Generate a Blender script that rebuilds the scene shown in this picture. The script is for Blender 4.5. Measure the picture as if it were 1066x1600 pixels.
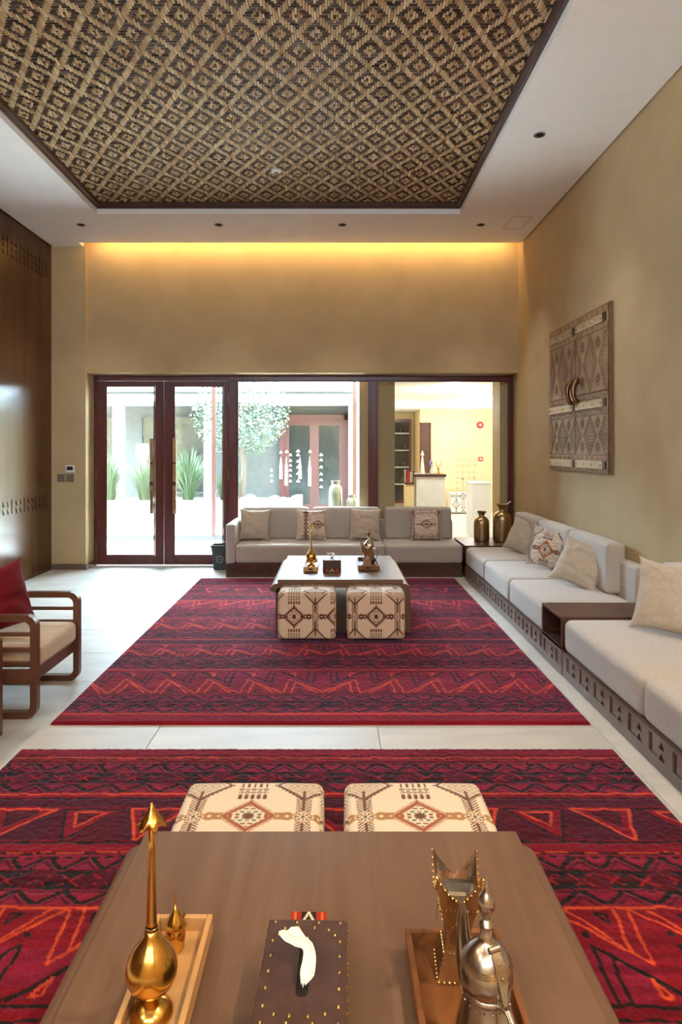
import bpy, bmesh, math, random
import numpy as np
from mathutils import Vector
from mathutils.geometry import tessellate_polygon

# ------------------------------------------------------------------ camera, world, exposure
SC = bpy.context.scene
COL = SC.collection
for o in list(bpy.data.objects):
    bpy.data.objects.remove(o)
H = 1.525                                   # camera height
cam = bpy.data.cameras.new('camera')
cam.sensor_fit = 'AUTO'; cam.sensor_width = 36.0
cam.lens = 22.5; cam.shift_x = 0.006875; cam.shift_y = -0.0606
cam.clip_start = 0.05; cam.clip_end = 200
camo = bpy.data.objects.new('camera', cam); COL.objects.link(camo)
camo.location = (0, 0, H); camo.rotation_euler = (math.pi/2, 0, 0)
SC.camera = camo
w = bpy.data.worlds.new('overcast_sky'); SC.world = w
w.use_nodes = True
bg = w.node_tree.nodes['Background']
bg.inputs['Color'].default_value = (0.62, 0.82, 1.0, 1)
bg.inputs['Strength'].default_value = 50.0
SC.view_settings.view_transform = 'Standard'
SC.view_settings.look = 'None'
SC.view_settings.exposure = 0.20
SC.view_settings.gamma = 1.0
SC.view_settings.use_curve_mapping = False
SC.cycles.max_bounces = 10
SC.cycles.diffuse_bounces = 6
SC.cycles.transparent_max_bounces = 16
SC.cycles.sample_clamp_indirect = 30.0
SC.cycles.use_denoising = True
SC.cycles.caustics_reflective = False
SC.cycles.caustics_refractive = False
RNG = np.random.default_rng(7); random.seed(7)
WARM = (1.0, 0.95, 0.90)
SPOT_W = 60.0
FILL = (1.0, 0.77, 0.51)
sun = bpy.data.lights.new('sun', 'SUN'); sun.energy = 45.0; sun.angle = math.radians(3); sun.color = (0.90, 0.96, 1.0)
suno = bpy.data.objects.new('sun', sun); COL.objects.link(suno); suno.location = (-6, 9, 12)
suno.rotation_euler = Vector((0.42, 0.10, -1.0)).to_track_quat('-Z', 'Y').to_euler()
# the window opening as a sampling portal for the sky (emits nothing itself)
pd_ = bpy.data.lights.new('sky_portal', 'AREA'); pd_.shape = 'RECTANGLE'; pd_.size = 5.45; pd_.size_y = 2.45; pd_.cycles.is_portal = True
po_ = bpy.data.objects.new('sky_portal', pd_); COL.objects.link(po_); po_.location = (-0.4, 8.56, 1.25); po_.rotation_euler = (-math.pi/2, 0, 0)
pd2 = bpy.data.lights.new('sky_portal', 'AREA'); pd2.shape = 'RECTANGLE'; pd2.size = 4.8; pd2.size_y = 0.34; pd2.cycles.is_portal = True
po2 = bpy.data.objects.new('sky_portal', pd2); COL.objects.link(po2); po2.location = (-0.6, -3.68, 3.87); po2.rotation_euler = (math.pi/2, 0, 0)  # second portal, over the unseen window added behind the viewpoint

# ------------------------------------------------------------------ helpers
def lin(c):
    c = c/255.0
    return c/12.92 if c <= 0.04045 else ((c+0.055)/1.055)**2.4
def rgb(r, g, b): return (lin(r), lin(g), lin(b), 1.0)

def new_mat(name):
    m = bpy.data.materials.new(name); m.use_nodes = True
    nt = m.node_tree
    return m, nt, nt.nodes['Principled BSDF']

def mat(name, c1, c2=None, rough=0.6, metal=0.0, scale=(8, 8, 8), detail=4.0, bump=0.0, bscale=None,
        sheen=0.0, coat=0.0, spec=0.5, rough2=None, nscale=1.0, distort=0.0):
    """noise-mixed two-colour procedural material in object space"""
    m, nt, p = new_mat(name)
    N = nt.nodes; L = nt.links
    tc = N.new('ShaderNodeTexCoord'); mp = N.new('ShaderNodeMapping')
    mp.inputs['Scale'].default_value = scale
    L.new(tc.outputs['Object'], mp.inputs['Vector'])
    nz = N.new('ShaderNodeTexNoise'); nz.inputs['Scale'].default_value = nscale
    nz.inputs['Detail'].default_value = detail; nz.inputs['Distortion'].default_value = distort
    L.new(mp.outputs['Vector'], nz.inputs['Vector'])
    if c2 is None: c2 = c1
    ramp = N.new('ShaderNodeValToRGB')
    ramp.color_ramp.elements[0].position = 0.3; ramp.color_ramp.elements[1].position = 0.7
    ramp.color_ramp.elements[0].color = c1; ramp.color_ramp.elements[1].color = c2
    L.new(nz.outputs['Fac'], ramp.inputs['Fac'])
    L.new(ramp.outputs['Color'], p.inputs['Base Color'])
    p.inputs['Roughness'].default_value = rough
    if rough2 is not None:
        mr = N.new('ShaderNodeMapRange')
        mr.inputs['To Min'].default_value = rough; mr.inputs['To Max'].default_value = rough2
        L.new(nz.outputs['Fac'], mr.inputs['Value']); L.new(mr.outputs['Result'], p.inputs['Roughness'])
    p.inputs['Metallic'].default_value = metal
    p.inputs['Specular IOR Level'].default_value = spec
    if sheen: p.inputs['Sheen Weight'].default_value = sheen; p.inputs['Sheen Roughness'].default_value = 0.5
    if coat: p.inputs['Coat Weight'].default_value = coat; p.inputs['Coat Roughness'].default_value = 0.15
    if bump:
        mp2 = N.new('ShaderNodeMapping'); mp2.inputs['Scale'].default_value = bscale or scale
        L.new(tc.outputs['Object'], mp2.inputs['Vector'])
        n2 = N.new('ShaderNodeTexNoise'); n2.inputs['Scale'].default_value = 1.0; n2.inputs['Detail'].default_value = 3
        L.new(mp2.outputs['Vector'], n2.inputs['Vector'])
        b = N.new('ShaderNodeBump'); b.inputs['Strength'].default_value = bump; b.inputs['Distance'].default_value = 0.004
        L.new(n2.outputs['Fac'], b.inputs['Height']); L.new(b.outputs['Normal'], p.inputs['Normal'])
    return m

def mat_attr(name, rough=0.9, sheen=0.0, bump=0.3, bscale=400, noise=0.25):
    """pattern colours stored on the mesh, with woven noise on top"""
    m, nt, p = new_mat(name)
    N = nt.nodes; L = nt.links
    at = N.new('ShaderNodeAttribute'); at.attribute_name = 'Col'
    tc = N.new('ShaderNodeTexCoord')
    nz = N.new('ShaderNodeTexNoise'); nz.inputs['Scale'].default_value = bscale; nz.inputs['Detail'].default_value = 3
    L.new(tc.outputs['Object'], nz.inputs['Vector'])
    mr = N.new('ShaderNodeMapRange'); mr.inputs['To Min'].default_value = 1-noise; mr.inputs['To Max'].default_value = 1+noise
    L.new(nz.outputs['Fac'], mr.inputs['Value'])
    mx = N.new('ShaderNodeVectorMath'); mx.operation = 'SCALE'
    L.new(at.outputs['Color'], mx.inputs[0]); L.new(mr.outputs['Result'], mx.inputs['Scale'])
    L.new(mx.outputs['Vector'], p.inputs['Base Color'])
    p.inputs['Roughness'].default_value = rough
    p.inputs['Specular IOR Level'].default_value = 0.25
    if sheen: p.inputs['Sheen Weight'].default_value = sheen
    b = N.new('ShaderNodeBump'); b.inputs['Strength'].default_value = bump; b.inputs['Distance'].default_value = 0.003
    L.new(nz.outputs['Fac'], b.inputs['Height']); L.new(b.outputs['Normal'], p.inputs['Normal'])
    return m

def mat_glass(name, tint=(1, 1, 1, 1), refl=0.5):
    m = bpy.data.materials.new(name); m.use_nodes = True
    nt = m.node_tree; N = nt.nodes; L = nt.links
    N.remove(N['Principled BSDF'])
    out = N['Material Output']
    tr = N.new('ShaderNodeBsdfTransparent'); tr.inputs['Color'].default_value = tint
    gl = N.new('ShaderNodeBsdfGlossy'); gl.inputs['Roughness'].default_value = 0.02
    fr = N.new('ShaderNodeFresnel'); fr.inputs['IOR'].default_value = 1.25
    mx = N.new('ShaderNodeMixShader')
    L.new(fr.outputs['Fac'], mx.inputs['Fac']); L.new(tr.outputs[0], mx.inputs[1]); L.new(gl.outputs[0], mx.inputs[2])
    L.new(mx.outputs[0], out.inputs['Surface'])
    return m

class MB:
    def __init__(s): s.v = []; s.f = []
    def add(s, vs, fs):
        n = len(s.v); s.v += [tuple(p) for p in vs]; s.f += [tuple(i+n for i in f) for f in fs]; return s
    def box(s, x0, x1, y0, y1, z0, z1):
        return s.add([(x0,y0,z0),(x1,y0,z0),(x1,y1,z0),(x0,y1,z0),(x0,y0,z1),(x1,y0,z1),(x1,y1,z1),(x0,y1,z1)],
                     [(0,3,2,1),(4,5,6,7),(0,1,5,4),(1,2,6,5),(2,3,7,6),(3,0,4,7)])
    def prism(s, poly, axis, a0, a1, holes=()):
        """polygon (two coords) extruded along axis; holes cut right through"""
        def P(p, a):
            if axis == 'x': return (a, p[0], p[1])
            if axis == 'y': return (p[0], a, p[1])
            return (p[0], p[1], a)
        loops = [list(poly)] + [list(h) for h in holes]
        flat = [p for l in loops for p in l]; n = len(flat)
        tris = tessellate_polygon([[Vector((p[0], p[1], 0)) for p in l] for l in loops])
        vs = [P(p, a0) for p in flat] + [P(p, a1) for p in flat]
        fs = []
        for t in tris:
            fs.append(tuple(t)); fs.append(tuple(i+n for i in reversed(t)))
        k = 0
        for l in loops:
            m = len(l)
            for i in range(m):
                a, b = k+i, k+(i+1) % m
                fs.append((a, b, b+n, a+n))
            k += m
        return s.add(vs, fs)
    def lathe(s, prof, n=24, c=(0, 0, 0), fn=None, cap=True):
        vs = []; fs = []
        for j, (r, z) in enumerate(prof):
            for i in range(n):
                a = 2*math.pi*i/n
                rr, zz = (r, z) if fn is None else fn(r, z, a)
                vs.append((c[0]+rr*math.cos(a), c[1]+rr*math.sin(a), c[2]+zz))
        m = len(prof)
        for j in range(m-1):
            for i in range(n):
                k = (i+1) % n
                fs.append((j*n+i, j*n+k, (j+1)*n+k, (j+1)*n+i))
        if cap:
            fs.append(tuple(range(n-1, -1, -1))); fs.append(tuple((m-1)*n+i for i in range(n)))
        return s.add(vs, fs)
    def tube(s, path, rad, n=8, flat=1.0, up=(0, 0, 1)):
        path = [Vector(p) for p in path]; m = len(path)
        if not hasattr(rad, '__len__'): rad = [rad]*m
        vs = []; fs = []
        for j, p in enumerate(path):
            t = (path[min(j+1, m-1)]-path[max(j-1, 0)]).normalized()
            u = Vector(up)
            if abs(t.dot(u)) > 0.97: u = Vector((0, 1, 0)) if abs(t.y) < 0.9 else Vector((1, 0, 0))
            a = t.cross(u).normalized(); b = a.cross(t).normalized()
            for i in range(n):
                th = 2*math.pi*i/n
                q = p + a*math.cos(th)*rad[j] + b*math.sin(th)*rad[j]*flat
                vs.append(tuple(q))
        for j in range(m-1):
            for i in range(n):
                k = (i+1) % n
                fs.append((j*n+i, j*n+k, (j+1)*n+k, (j+1)*n+i))
        fs.append(tuple(range(n-1, -1, -1))); fs.append(tuple((m-1)*n+i for i in range(n)))
        return s.add(vs, fs)
    def dome(s, c, r, nrm=(0, 0, 1), n=8):
        """small stud: half ball on a surface"""
        N_ = Vector(nrm).normalized()
        a = N_.orthogonal().normalized(); b = N_.cross(a)
        c = Vector(c); vs = []; fs = []
        for (rr, h) in ((1, 0), (0.8, 0.55), (0.4, 0.88)):
            for i in range(n):
                t = 2*math.pi*i/n
                vs.append(tuple(c + (a*math.cos(t)+b*math.sin(t))*r*rr + N_*r*h))
        for j in range(2):
            for i in range(n):
                k = (i+1) % n
                fs.append((j*n+i, j*n+k, (j+1)*n+k, (j+1)*n+i))
        fs.append(tuple(2*n+i for i in range(n)))
        return s.add(vs, fs)
    def mesh(s, name, m, smooth=False, bevel=0.0, seg=2):
        me = bpy.data.meshes.new(name)
        me.from_pydata(s.v, [], s.f)
        bm = bmesh.new(); bm.from_mesh(me)
        bmesh.ops.recalc_face_normals(bm, faces=bm.faces)
        if bevel:
            bm.normal_update()
            ed = [e for e in bm.edges if len(e.link_faces) == 2 and e.calc_face_angle(0) > 0.6]
            bmesh.ops.bevel(bm, geom=ed, offset=bevel, offset_type='OFFSET', segments=seg, profile=0.5,
                            affect='EDGES', clamp_overlap=True)
        if smooth:
            for f in bm.faces: f.smooth = True
        bm.to_mesh(me); bm.free()
        if smooth and smooth != 'all':
            me.set_sharp_from_angle(angle=0.7)
        if m: me.materials.append(m)
        return me
    def build(s, name, m, parent=None, smooth=False, bevel=0.0, seg=2):
        return link(name, s.mesh(name, m, smooth, bevel, seg), parent)

def link(name, me, parent=None, loc=None, rot=None):
    o = bpy.data.objects.new(name, me); COL.objects.link(o)
    if parent: o.parent = parent
    if loc is not None: o.location = loc
    if rot is not None: o.rotation_euler = rot
    return o
def tag(o, label, cat, group=None, kind=None):
    if label: o['label'] = label
    if cat: o['category'] = cat
    if group: o['group'] = group
    if kind: o['kind'] = kind
    return o
def thing(name, label, cat, loc=(0, 0, 0), rz=0.0, group=None):
    o = bpy.data.objects.new(name, None); COL.objects.link(o)
    o.empty_display_size = 0.05
    o.location = loc; o.rotation_euler = (0, 0, rz)
    return tag(o, label, cat, group)
def struct(o, label=None):
    o['kind'] = 'structure'
    if label: o['label'] = label
    return o
def copy_thing(src, label, loc, rz=None):
    c = src.copy(); COL.objects.link(c); c['label'] = label; c.location = loc
    if rz is not None: c.rotation_euler = (0, 0, rz)
    for ch in list(src.children):
        d = ch.copy(); COL.objects.link(d); d.parent = c
        for g in list(ch.children):
            e = g.copy(); COL.objects.link(e); e.parent = d
    return c

def rrect(x0, x1, z0, z1, r, n=6, corners=(1, 1, 1, 1)):
    """rounded rectangle polygon, ccw; corners bl, br, tr, tl"""
    pts = []
    for (cx, cz, a0, on, px, pz) in ((x0+r, z0+r, math.pi, corners[0], x0, z0), (x1-r, z0+r, 1.5*math.pi, corners[1], x1, z0),
                             (x1-r, z1-r, 0, corners[2], x1, z1), (x0+r, z1-r, 0.5*math.pi, corners[3], x0, z1)):
        if not on: pts.append((px, pz)); continue
        for i in range(n+1):
            a = a0+0.5*math.pi*i/n
            pts.append((cx+r*math.cos(a), cz+r*math.sin(a)))
    return pts

def grid_mesh(name, P, C, m, smooth=True, wrap=None):
    """P (ny,nx,3) vertex grid, C (ny,nx,3) linear colours"""
    ny, nx = P.shape[:2]
    idx = np.arange(ny*nx).reshape(ny, nx)
    q = np.stack([idx[:-1, :-1], idx[:-1, 1:], idx[1:, 1:], idx[1:, :-1]], -1).reshape(-1, 4)
    return raw_mesh(name, P.reshape(-1, 3), q, None if C is None else C.reshape(-1, 3), m, smooth)
def raw_mesh(name, V, Q, C, m, smooth=True):
    me = bpy.data.meshes.new(name)
    me.vertices.add(len(V)); me.vertices.foreach_set('co', np.ascontiguousarray(V, dtype=np.float32).ravel())
    k = Q.shape[1]
    me.loops.add(Q.size); me.loops.foreach_set('vertex_index', np.ascontiguousarray(Q, dtype=np.int32).ravel())
    me.polygons.add(len(Q))
    me.polygons.foreach_set('loop_start', np.arange(0, Q.size, k, dtype=np.int32))
    me.update(calc_edges=True); me.validate()
    if smooth: me.polygons.foreach_set('use_smooth', np.ones(len(Q), dtype=bool))
    if C is not None:
        a = me.color_attributes.new('Col', 'FLOAT_COLOR', 'POINT')
        c4 = np.ones((len(V), 4), dtype=np.float32); c4[:, :3] = C
        a.data.foreach_set('color', c4.ravel())
    if m: me.materials.append(m)
    return me
def segd(X, Y, x0, y0, x1, y1):
    dx, dy = x1-x0, y1-y0
    t = np.clip(((X-x0)*dx+(Y-y0)*dy)/(dx*dx+dy*dy), 0, 1)
    return np.hypot(X-x0-t*dx, Y-y0-t*dy)
def tri(u, p): return np.abs(((u/p) % 1.0)*2-1)          # triangle wave 0..1

# ------------------------------------------------------------------ materials
M_wall = mat('wall_fabric_paper', rgb(189,165,125), rgb(198,175,135), 0.75, scale=(3,3,3), bump=0.12, bscale=(30,30,420))
M_paint = mat('ceiling_paint', rgb(243,243,243), rgb(246,246,246), 0.8)
M_woodwall = mat('walnut_veneer', rgb(74,44,24), rgb(88,55,31), 0.19, scale=(5,5,0.45), detail=5, coat=0.0, spec=0.30, distort=0.5)
M_engrave = mat('engraved_wood', rgb(52,32,18), rgb(64,40,22), 0.6)
M_tile = mat('travertine_tile', rgb(172,168,160), rgb(200,196,189), 0.42, scale=(0.9,3.2,3), detail=8, spec=0.35, rough2=0.55, distort=0.8)
M_grout = mat('grout', rgb(188,180,166), None, 0.9)
M_mahog = mat('mahogany_frame', rgb(86,36,33), rgb(102,47,42), 0.32, scale=(12,12,1.2), spec=0.5)
M_glass = mat_glass('clear_glass', (0.97,0.985,0.98,1))
M_table = mat('table_oak', rgb(104,78,60), rgb(120,92,72), 0.34, scale=(16,0.9,16), detail=8, distort=1.2, bump=0.25, bscale=(120,5,120))
M_dark = mat('dark_walnut', rgb(70,44,34), rgb(92,60,46), 0.35, scale=(14,1.2,14), detail=6, distort=0.6)
M_base = mat('plinth_wood', rgb(108,88,78), rgb(124,102,91), 0.4, scale=(14,1.0,14), detail=6)
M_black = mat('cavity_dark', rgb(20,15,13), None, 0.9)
M_sofa = mat('sofa_linen', rgb(178,167,157), rgb(190,180,170), 0.9, scale=(60,60,60), bump=0.25, bscale=(500,500,500), sheen=0.25)
M_pil = mat('pillow_linen', rgb(182,168,150), rgb(196,182,164), 0.9, scale=(40,40,40), bump=0.4, bscale=(350,350,350), sheen=0.2)
M_red = mat('red_velvet', rgb(92,10,20), rgb(116,16,28), 0.9, scale=(14,14,14), bump=0.3, bscale=(60,60,60), sheen=0.1, spec=0.2)
M_seat = mat('armchair_fabric', rgb(188,164,136), rgb(202,180,152), 0.9, scale=(30,30,30), bump=0.25, bscale=(300,300,300), sheen=0.2)
M_chair = mat('armchair_frame', rgb(84,52,36), rgb(104,66,46), 0.35, scale=(14,14,3), detail=6)
M_gold = mat('polished_brass', rgb(212,164,78), rgb(226,180,96), 0.16, 1.0, scale=(20,20,20), rough2=0.26)
M_stud = mat('brass_stud', rgb(214,182,112), None, 0.25, 1.0)
M_silver = mat('worn_silver', rgb(178,166,152), rgb(198,188,174), 0.18, 1.0, scale=(30,30,30), rough2=0.32)
M_copper = mat('beaten_bronze', rgb(128,96,66), rgb(156,122,86), 0.28, 1.0, scale=(25,25,25), rough2=0.4)
M_vase = mat('brushed_bronze', rgb(176,148,108), rgb(192,166,124), 0.28, 1.0, scale=(3,3,3), rough2=0.36)
M_lightwood = mat('pale_ash', rgb(198,150,96), rgb(216,172,116), 0.45, scale=(20,2,20), detail=6)
M_traywood = mat('rustic_tray_wood', rgb(96,58,30), rgb(150,94,50), 0.4, scale=(14,5,14), detail=5, distort=1.5)
M_burner = mat('burner_wood', rgb(104,62,32), rgb(140,90,48), 0.45, scale=(20,20,4), detail=5)
M_leather = mat('brown_leather', rgb(66,42,36), rgb(78,52,44), 0.5, scale=(40,40,40), bump=0.3, bscale=(250,250,250))
M_tissue = mat('tissue_paper', rgb(240,238,232), None, 0.9)
M_alu = mat('grey_plastic', rgb(122,110,94), None, 0.4)
M_white = mat('white_plastic', rgb(232,232,228), None, 0.4)
M_screen = mat('dark_screen', rgb(40,44,50), None, 0.2)
M_spotring = mat('spot_housing', rgb(120,120,120), None, 0.4)
M_skirt = mat('bronze_skirting', rgb(120,104,92), None, 0.35, 0.3)
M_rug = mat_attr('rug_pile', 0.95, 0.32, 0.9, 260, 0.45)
M_rug.node_tree.nodes['Principled BSDF'].inputs['Sheen Tint'].default_value = (0.72, 0.58, 1.0, 1)  # lavender tint stands in for bluish daylight glancing off the pile
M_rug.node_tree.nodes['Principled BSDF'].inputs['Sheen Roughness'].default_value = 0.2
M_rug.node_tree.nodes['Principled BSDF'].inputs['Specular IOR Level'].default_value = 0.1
M_fab = mat_attr('printed_cotton', 0.9, 0.15, 0.3, 500, 0.10)
M_carve = mat_attr('carved_wood', 0.55, 0.0, 0.3, 120, 0.25)
M_bone = mat('bone_metal_strap', rgb(176,156,128), rgb(192,172,144), 0.5, 0.2)
M_reed_l = mat('pale_reed', rgb(186,160,120), rgb(210,186,148), 0.55, scale=(40,6,40), bump=0.3, bscale=(300,20,300))
M_reed_d = mat('dark_reed', rgb(84,66,52), rgb(112,92,76), 0.42, scale=(4,60,60), bump=0.3, bscale=(20,300,300))
M_reed_k = mat('blackened_reed', rgb(46,38,34), rgb(62,52,48), 0.42, scale=(4,60,60))
M_reed_g = mat('grey_reed', rgb(104,92,86), rgb(128,114,106), 0.38, scale=(4,60,60))
# ------------------------------------------------------------------ the room
XL, XR, YB, YF, ZC = -3.60, 2.36, 8.20, -3.5, 4.115     # left wall, right wall, upper back wall, wall behind, ceiling
PX0, PX1, PY0, PY1 = -2.60, 1.385, -2.4, 7.02           # woven panel recess

def floor_tiles():
    fl = struct(MB().box(XL-0.2, XR+0.2, YF-0.2, 8.60, -0.12, -0.010).build('floor', M_grout), 'pale stone tiled floor')
    cache = {}
    xs = [XL] + [x for x in np.arange(-0.96-1.2*3, 4, 1.2) if XL+0.05 < x < XR-0.05] + [XR]
    ys = [YF] + [y for y in np.arange(4.82-0.6*20, 9, 0.6) if YF+0.05 < y < 8.5] + [8.58]
    g = 0.0016
    for i in range(len(xs)-1):
        for j in range(len(ys)-1):
            w_, d_ = round(xs[i+1]-xs[i]-2*g, 4), round(ys[j+1]-ys[j]-2*g, 4)
            k = (w_, d_)
            if k not in cache:
                cache[k] = MB().box(-w_/2, w_/2, -d_/2, d_/2, -0.012, 0).mesh('tile', M_tile, bevel=0.0012, seg=1)
            link('tile', cache[k], fl, ((xs[i]+xs[i+1])/2, (ys[j]+ys[j+1])/2, 0))
    return fl
floor_tiles()

# ceiling: plasterboard with the recess, a thin shadow gap along the side walls and a light slot at the back
ceil = struct(MB().prism([(XL+0.02, YF), (XR-0.018, YF), (XR-0.018, 8.0), (-3.16-0.03, 8.0), (-3.16-0.03, 8.16), (XL+0.02, 8.16)], 'z', ZC, ZC+0.07,
      [[(PX0, PY0), (PX0, PY1), (PX1, PY1), (PX1, PY0)]]).build('ceiling', M_paint), 'white plaster ceiling with a recess')
roof = MB().box(XL-0.2, XR+0.2, YF-0.2, 8.75, 4.42, 4.52)
roof.build('roof_slab', M_paint, ceil)
up = MB().box(-3.2, XR, 7.90, 7.93, ZC+0.07, 4.42)
up.build('cove_upstand', M_paint, ceil)
MB().prism([(PX0-0.005, PY0-0.005), (PX1+0.005, PY0-0.005), (PX1+0.005, PY1+0.005), (PX0-0.005, PY1+0.005)], 'z', ZC+0.07, ZC+0.11,
      [[(PX0+0.05, PY0+0.05), (PX0+0.05, PY1-0.05), (PX1-0.05, PY1-0.05), (PX1-0.05, PY0+0.05)]]).build('panel_moulding', M_dark, ceil)
MB().prism([(PX0, PY0), (PX1, PY0), (PX1, PY1), (PX0, PY1)], 'z', ZC+0.055, ZC+0.075,
      [[(PX0+0.015, PY0+0.015), (PX0+0.015, PY1-0.015), (PX1-0.015, PY1-0.015), (PX1-0.015, PY0+0.015)]]).build('panel_moulding_step', M_dark, ceil)
MB().box(PX0-0.05, PX1+0.05, PY0-0.05, PY1+0.05, ZC+0.128, ZC+0.15).build('panel_backing', M_reed_k, ceil)
# hatch outline in the ceiling
MB().prism([(1.98, 7.1), (2.2, 7.1), (2.2, 7.5), (1.98, 7.5)], 'z', ZC-0.0015, ZC+0.001,
      [[(1.985, 7.105), (1.985, 7.495), (2.195, 7.495), (2.195, 7.105)]]).build('access_hatch_trim', M_alu, ceil)

def weave():
    z0 = ZC+0.118
    cx, cy = 0.0171, 0.0250
    nx = int((PX1-PX0-0.06)/cx); ny = int((PY1-PY0-0.06)/cy)
    i = np.arange(nx)[None, :]; j = np.arange(ny)[:, None]
    xa, ya = PX0+0.03, PY0+0.03
    # lattice phase so that a diamond centre falls at X=.953 , Y=3.97
    ox = int(round((0.953-xa)/cx)); oy = int(round((3.97-ya)/cy))
    P = 14
    # slow slips of the weave, as in the hand-laid panel
    slip = (np.sin(i*0.05+1.3)*0.8 + (i < 60)*2).astype(int)
    a = (i-ox) % P; b = (j-oy+slip) % P
    def m_(ca, cb):
        da = np.minimum((a-ca) % P, (ca-a) % P); db = np.minimum((b-cb) % P, (cb-b) % P)
        return da+db
    m = np.minimum(m_(0, 0), m_(7, 7))
    L = (m >= 6) | ((m >= 1) & (m <= 2) & ~((m == 1) & ((i+j) % 5 == 0)))
    # light strips: vertical runs, long runs split
    V = []; Q = []; C = []
    base = np.array([rgb(196,170,128)[:3], rgb(208,184,146)[:3], rgb(184,156,114)[:3], rgb(200,178,142)[:3], rgb(176,146,104)[:3]])
    n = 0
    q_t = [(0,1,3,2),(2,3,5,4),(4,5,7,6),(0,2,10,8),(2,4,12,10),(4,6,14,12),(1,9,11,3),(3,11,13,5),(5,13,15,7)]
    for c in range(nx):
        col = L[:, c]; r = 0
        while r < ny:
            if not col[r]: r += 1; continue
            e = r
            while e+1 < ny and col[e+1] and e-r < 2: e += 1
            y0 = ya+r*cy-0.006; y1 = ya+(e+1)*cy+0.006
            x0 = xa+c*cx+0.0012+random.uniform(-.0008, .0008); x1 = x0+cx-0.0026
            sk = random.uniform(-.002, .002); dz = random.uniform(-0.002, 0.001)
            for t, hz in ((0, 0.004), (0.2, -0.005), (0.8, -0.005), (1, 0.004)):
                y = y0+(y1-y0)*t
                V.append((x0+sk*t, y, z0+hz+dz)); V.append((x1+sk*t, y, z0+hz+dz+0.0006))
            for t in (0, 0.2, 0.8, 1):
                y = y0+(y1-y0)*t
                V.append((x0, y, z0+0.010)); V.append((x1, y, z0+0.010))
            cc = base[random.randrange(5)]*random.uniform(0.85, 1.1)
            C += [cc]*16
            Q += [tuple(k+n for k in f) for f in q_t]
            n += 16; r = e+1
    me = raw_mesh('pale_reed_strips', np.array(V), np.array(Q), np.array(C), M_weave, False)
    o = link('pale_reed_strips', me, ceil); o['kind'] = 'stuff'; o['label'] = 'pale vertical reed strips of the woven ceiling panel'
    # dark reeds running across
    V = []; Q = []; C = []; n = 0
    base = np.array([rgb(92,74,60)[:3], rgb(112,94,80)[:3], rgb(74,58,48)[:3], rgb(122,108,98)[:3], rgb(50,42,38)[:3], rgb(104,82,62)[:3]])
    y = PY0+0.02
    q_b = [(0,1,2,3),(0,4,5,1),(3,2,6,7)]
    while y < PY1-0.03:
        wd = random.uniform(0.007, 0.0115)
        x = PX0+0.02-random.uniform(0, .3)
        while x < PX1-0.02:
            ln = random.uniform(0.18, 0.7)
            a0, a1 = max(x, PX0+0.02), min(x+ln, PX1-0.02)
            if a1 > a0:
                z = z0+random.uniform(-0.001, 0.004); yy = y+random.uniform(-.001, .001); tilt = random.uniform(-.0025, .0025)
                V += [(a0,yy,z),(a1,yy+tilt,z),(a1,yy+wd+tilt,z+0.001),(a0,yy+wd,z+0.001),(a0,yy-.001,z+.006),(a1,yy+tilt-.001,z+.006),(a1,yy+wd+tilt+.001,z+.006),(a0,yy+wd+.001,z+.006)]
                C += [base[random.randrange(6)]*random.uniform(0.75, 1.2)]*8
                Q += [tuple(k+n for k in f) for f in q_b]; n += 8
            x += ln+random.uniform(0.002, 0.02)
        y += wd+random.uniform(0.0002, 0.0012)
    me = raw_mesh('dark_reeds', np.array(V), np.array(Q), np.array(C), M_weave_d, False)
    o = link('dark_reeds', me, ceil); o['kind'] = 'stuff'; o['label'] = 'dark split reeds running across the woven ceiling panel'
M_weave = mat_attr('woven_pale_reed', 0.6, 0.0, 0.25, 220, 0.18)
M_weave_d = mat_attr('woven_dark_reed', 0.42, 0.0, 0.3, 220, 0.2)
weave()

# walls
wr = struct(MB().box(XR, XR+0.2, YF-0.2, 8.6, -0.1, 4.5).build('wall_right', M_wall), 'beige textured wall on the right')
wb = struct(MB().box(XL-0.2, XR+0.2, YB, 8.58, 2.512, 4.5).build('wall_back', M_wall), 'beige wall above the glazing')
MB().box(XL-0.2, -3.162, 8.15, 8.6, -0.1, 4.5).build('wall_pier', M_wall, wb)
wf = struct(MB().prism([(XL-0.2, -0.1), (XR+0.2, -0.1), (XR+0.2, 4.5), (XL-0.2, 4.5)], 'y', YF-0.2, YF,
     [[(-3.0, 3.7), (-3.0, 4.04), (1.8, 4.04), (1.8, 3.7)]]).build('wall_front', M_wall), 'beige wall behind the viewpoint')
w3 = thing('window_3', None, None, (-0.6, YF-0.1, 3.7)); struct(w3, 'added clerestory window behind the viewpoint, letting in fill daylight')  # unseen window, added to light the surfaces facing the camera
MB().prism([(-2.4, 0), (2.4, 0), (2.4, .34), (-2.4, .34)], 'y', -0.03, 0.03, [[(-2.37, .03), (-2.37, .31), (2.37, .31), (2.37, .03)]]).build('window_frame', M_mahog, w3)
MB().box(-2.37, 2.37, -.004, .004, .03, .31).build('pane', M_glass, w3)
wl = struct(MB().box(XL-0.2, XL-0.012, YF-0.2, 8.2, -0.1, 4.5).build('wall_left', M_engrave), 'dark wood veneer wall with carved bands')
MB().box(XL-0.012, XL, YF, 5.999, 0, 4.42).build('veneer_sheet', M_woodwall, wl)
def tri_pts(y, z, w_, h_): return [(y-w_/2, z), (y+w_/2, z), (y, z+h_)]
def bar_pts(y, z0_, z1_, w_): return [(y-w_/2, z0_), (y+w_/2, z0_), (y+w_/2, z1_), (y-w_/2, z1_)]
holes = []
y = 6.20; k = 0
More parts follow.
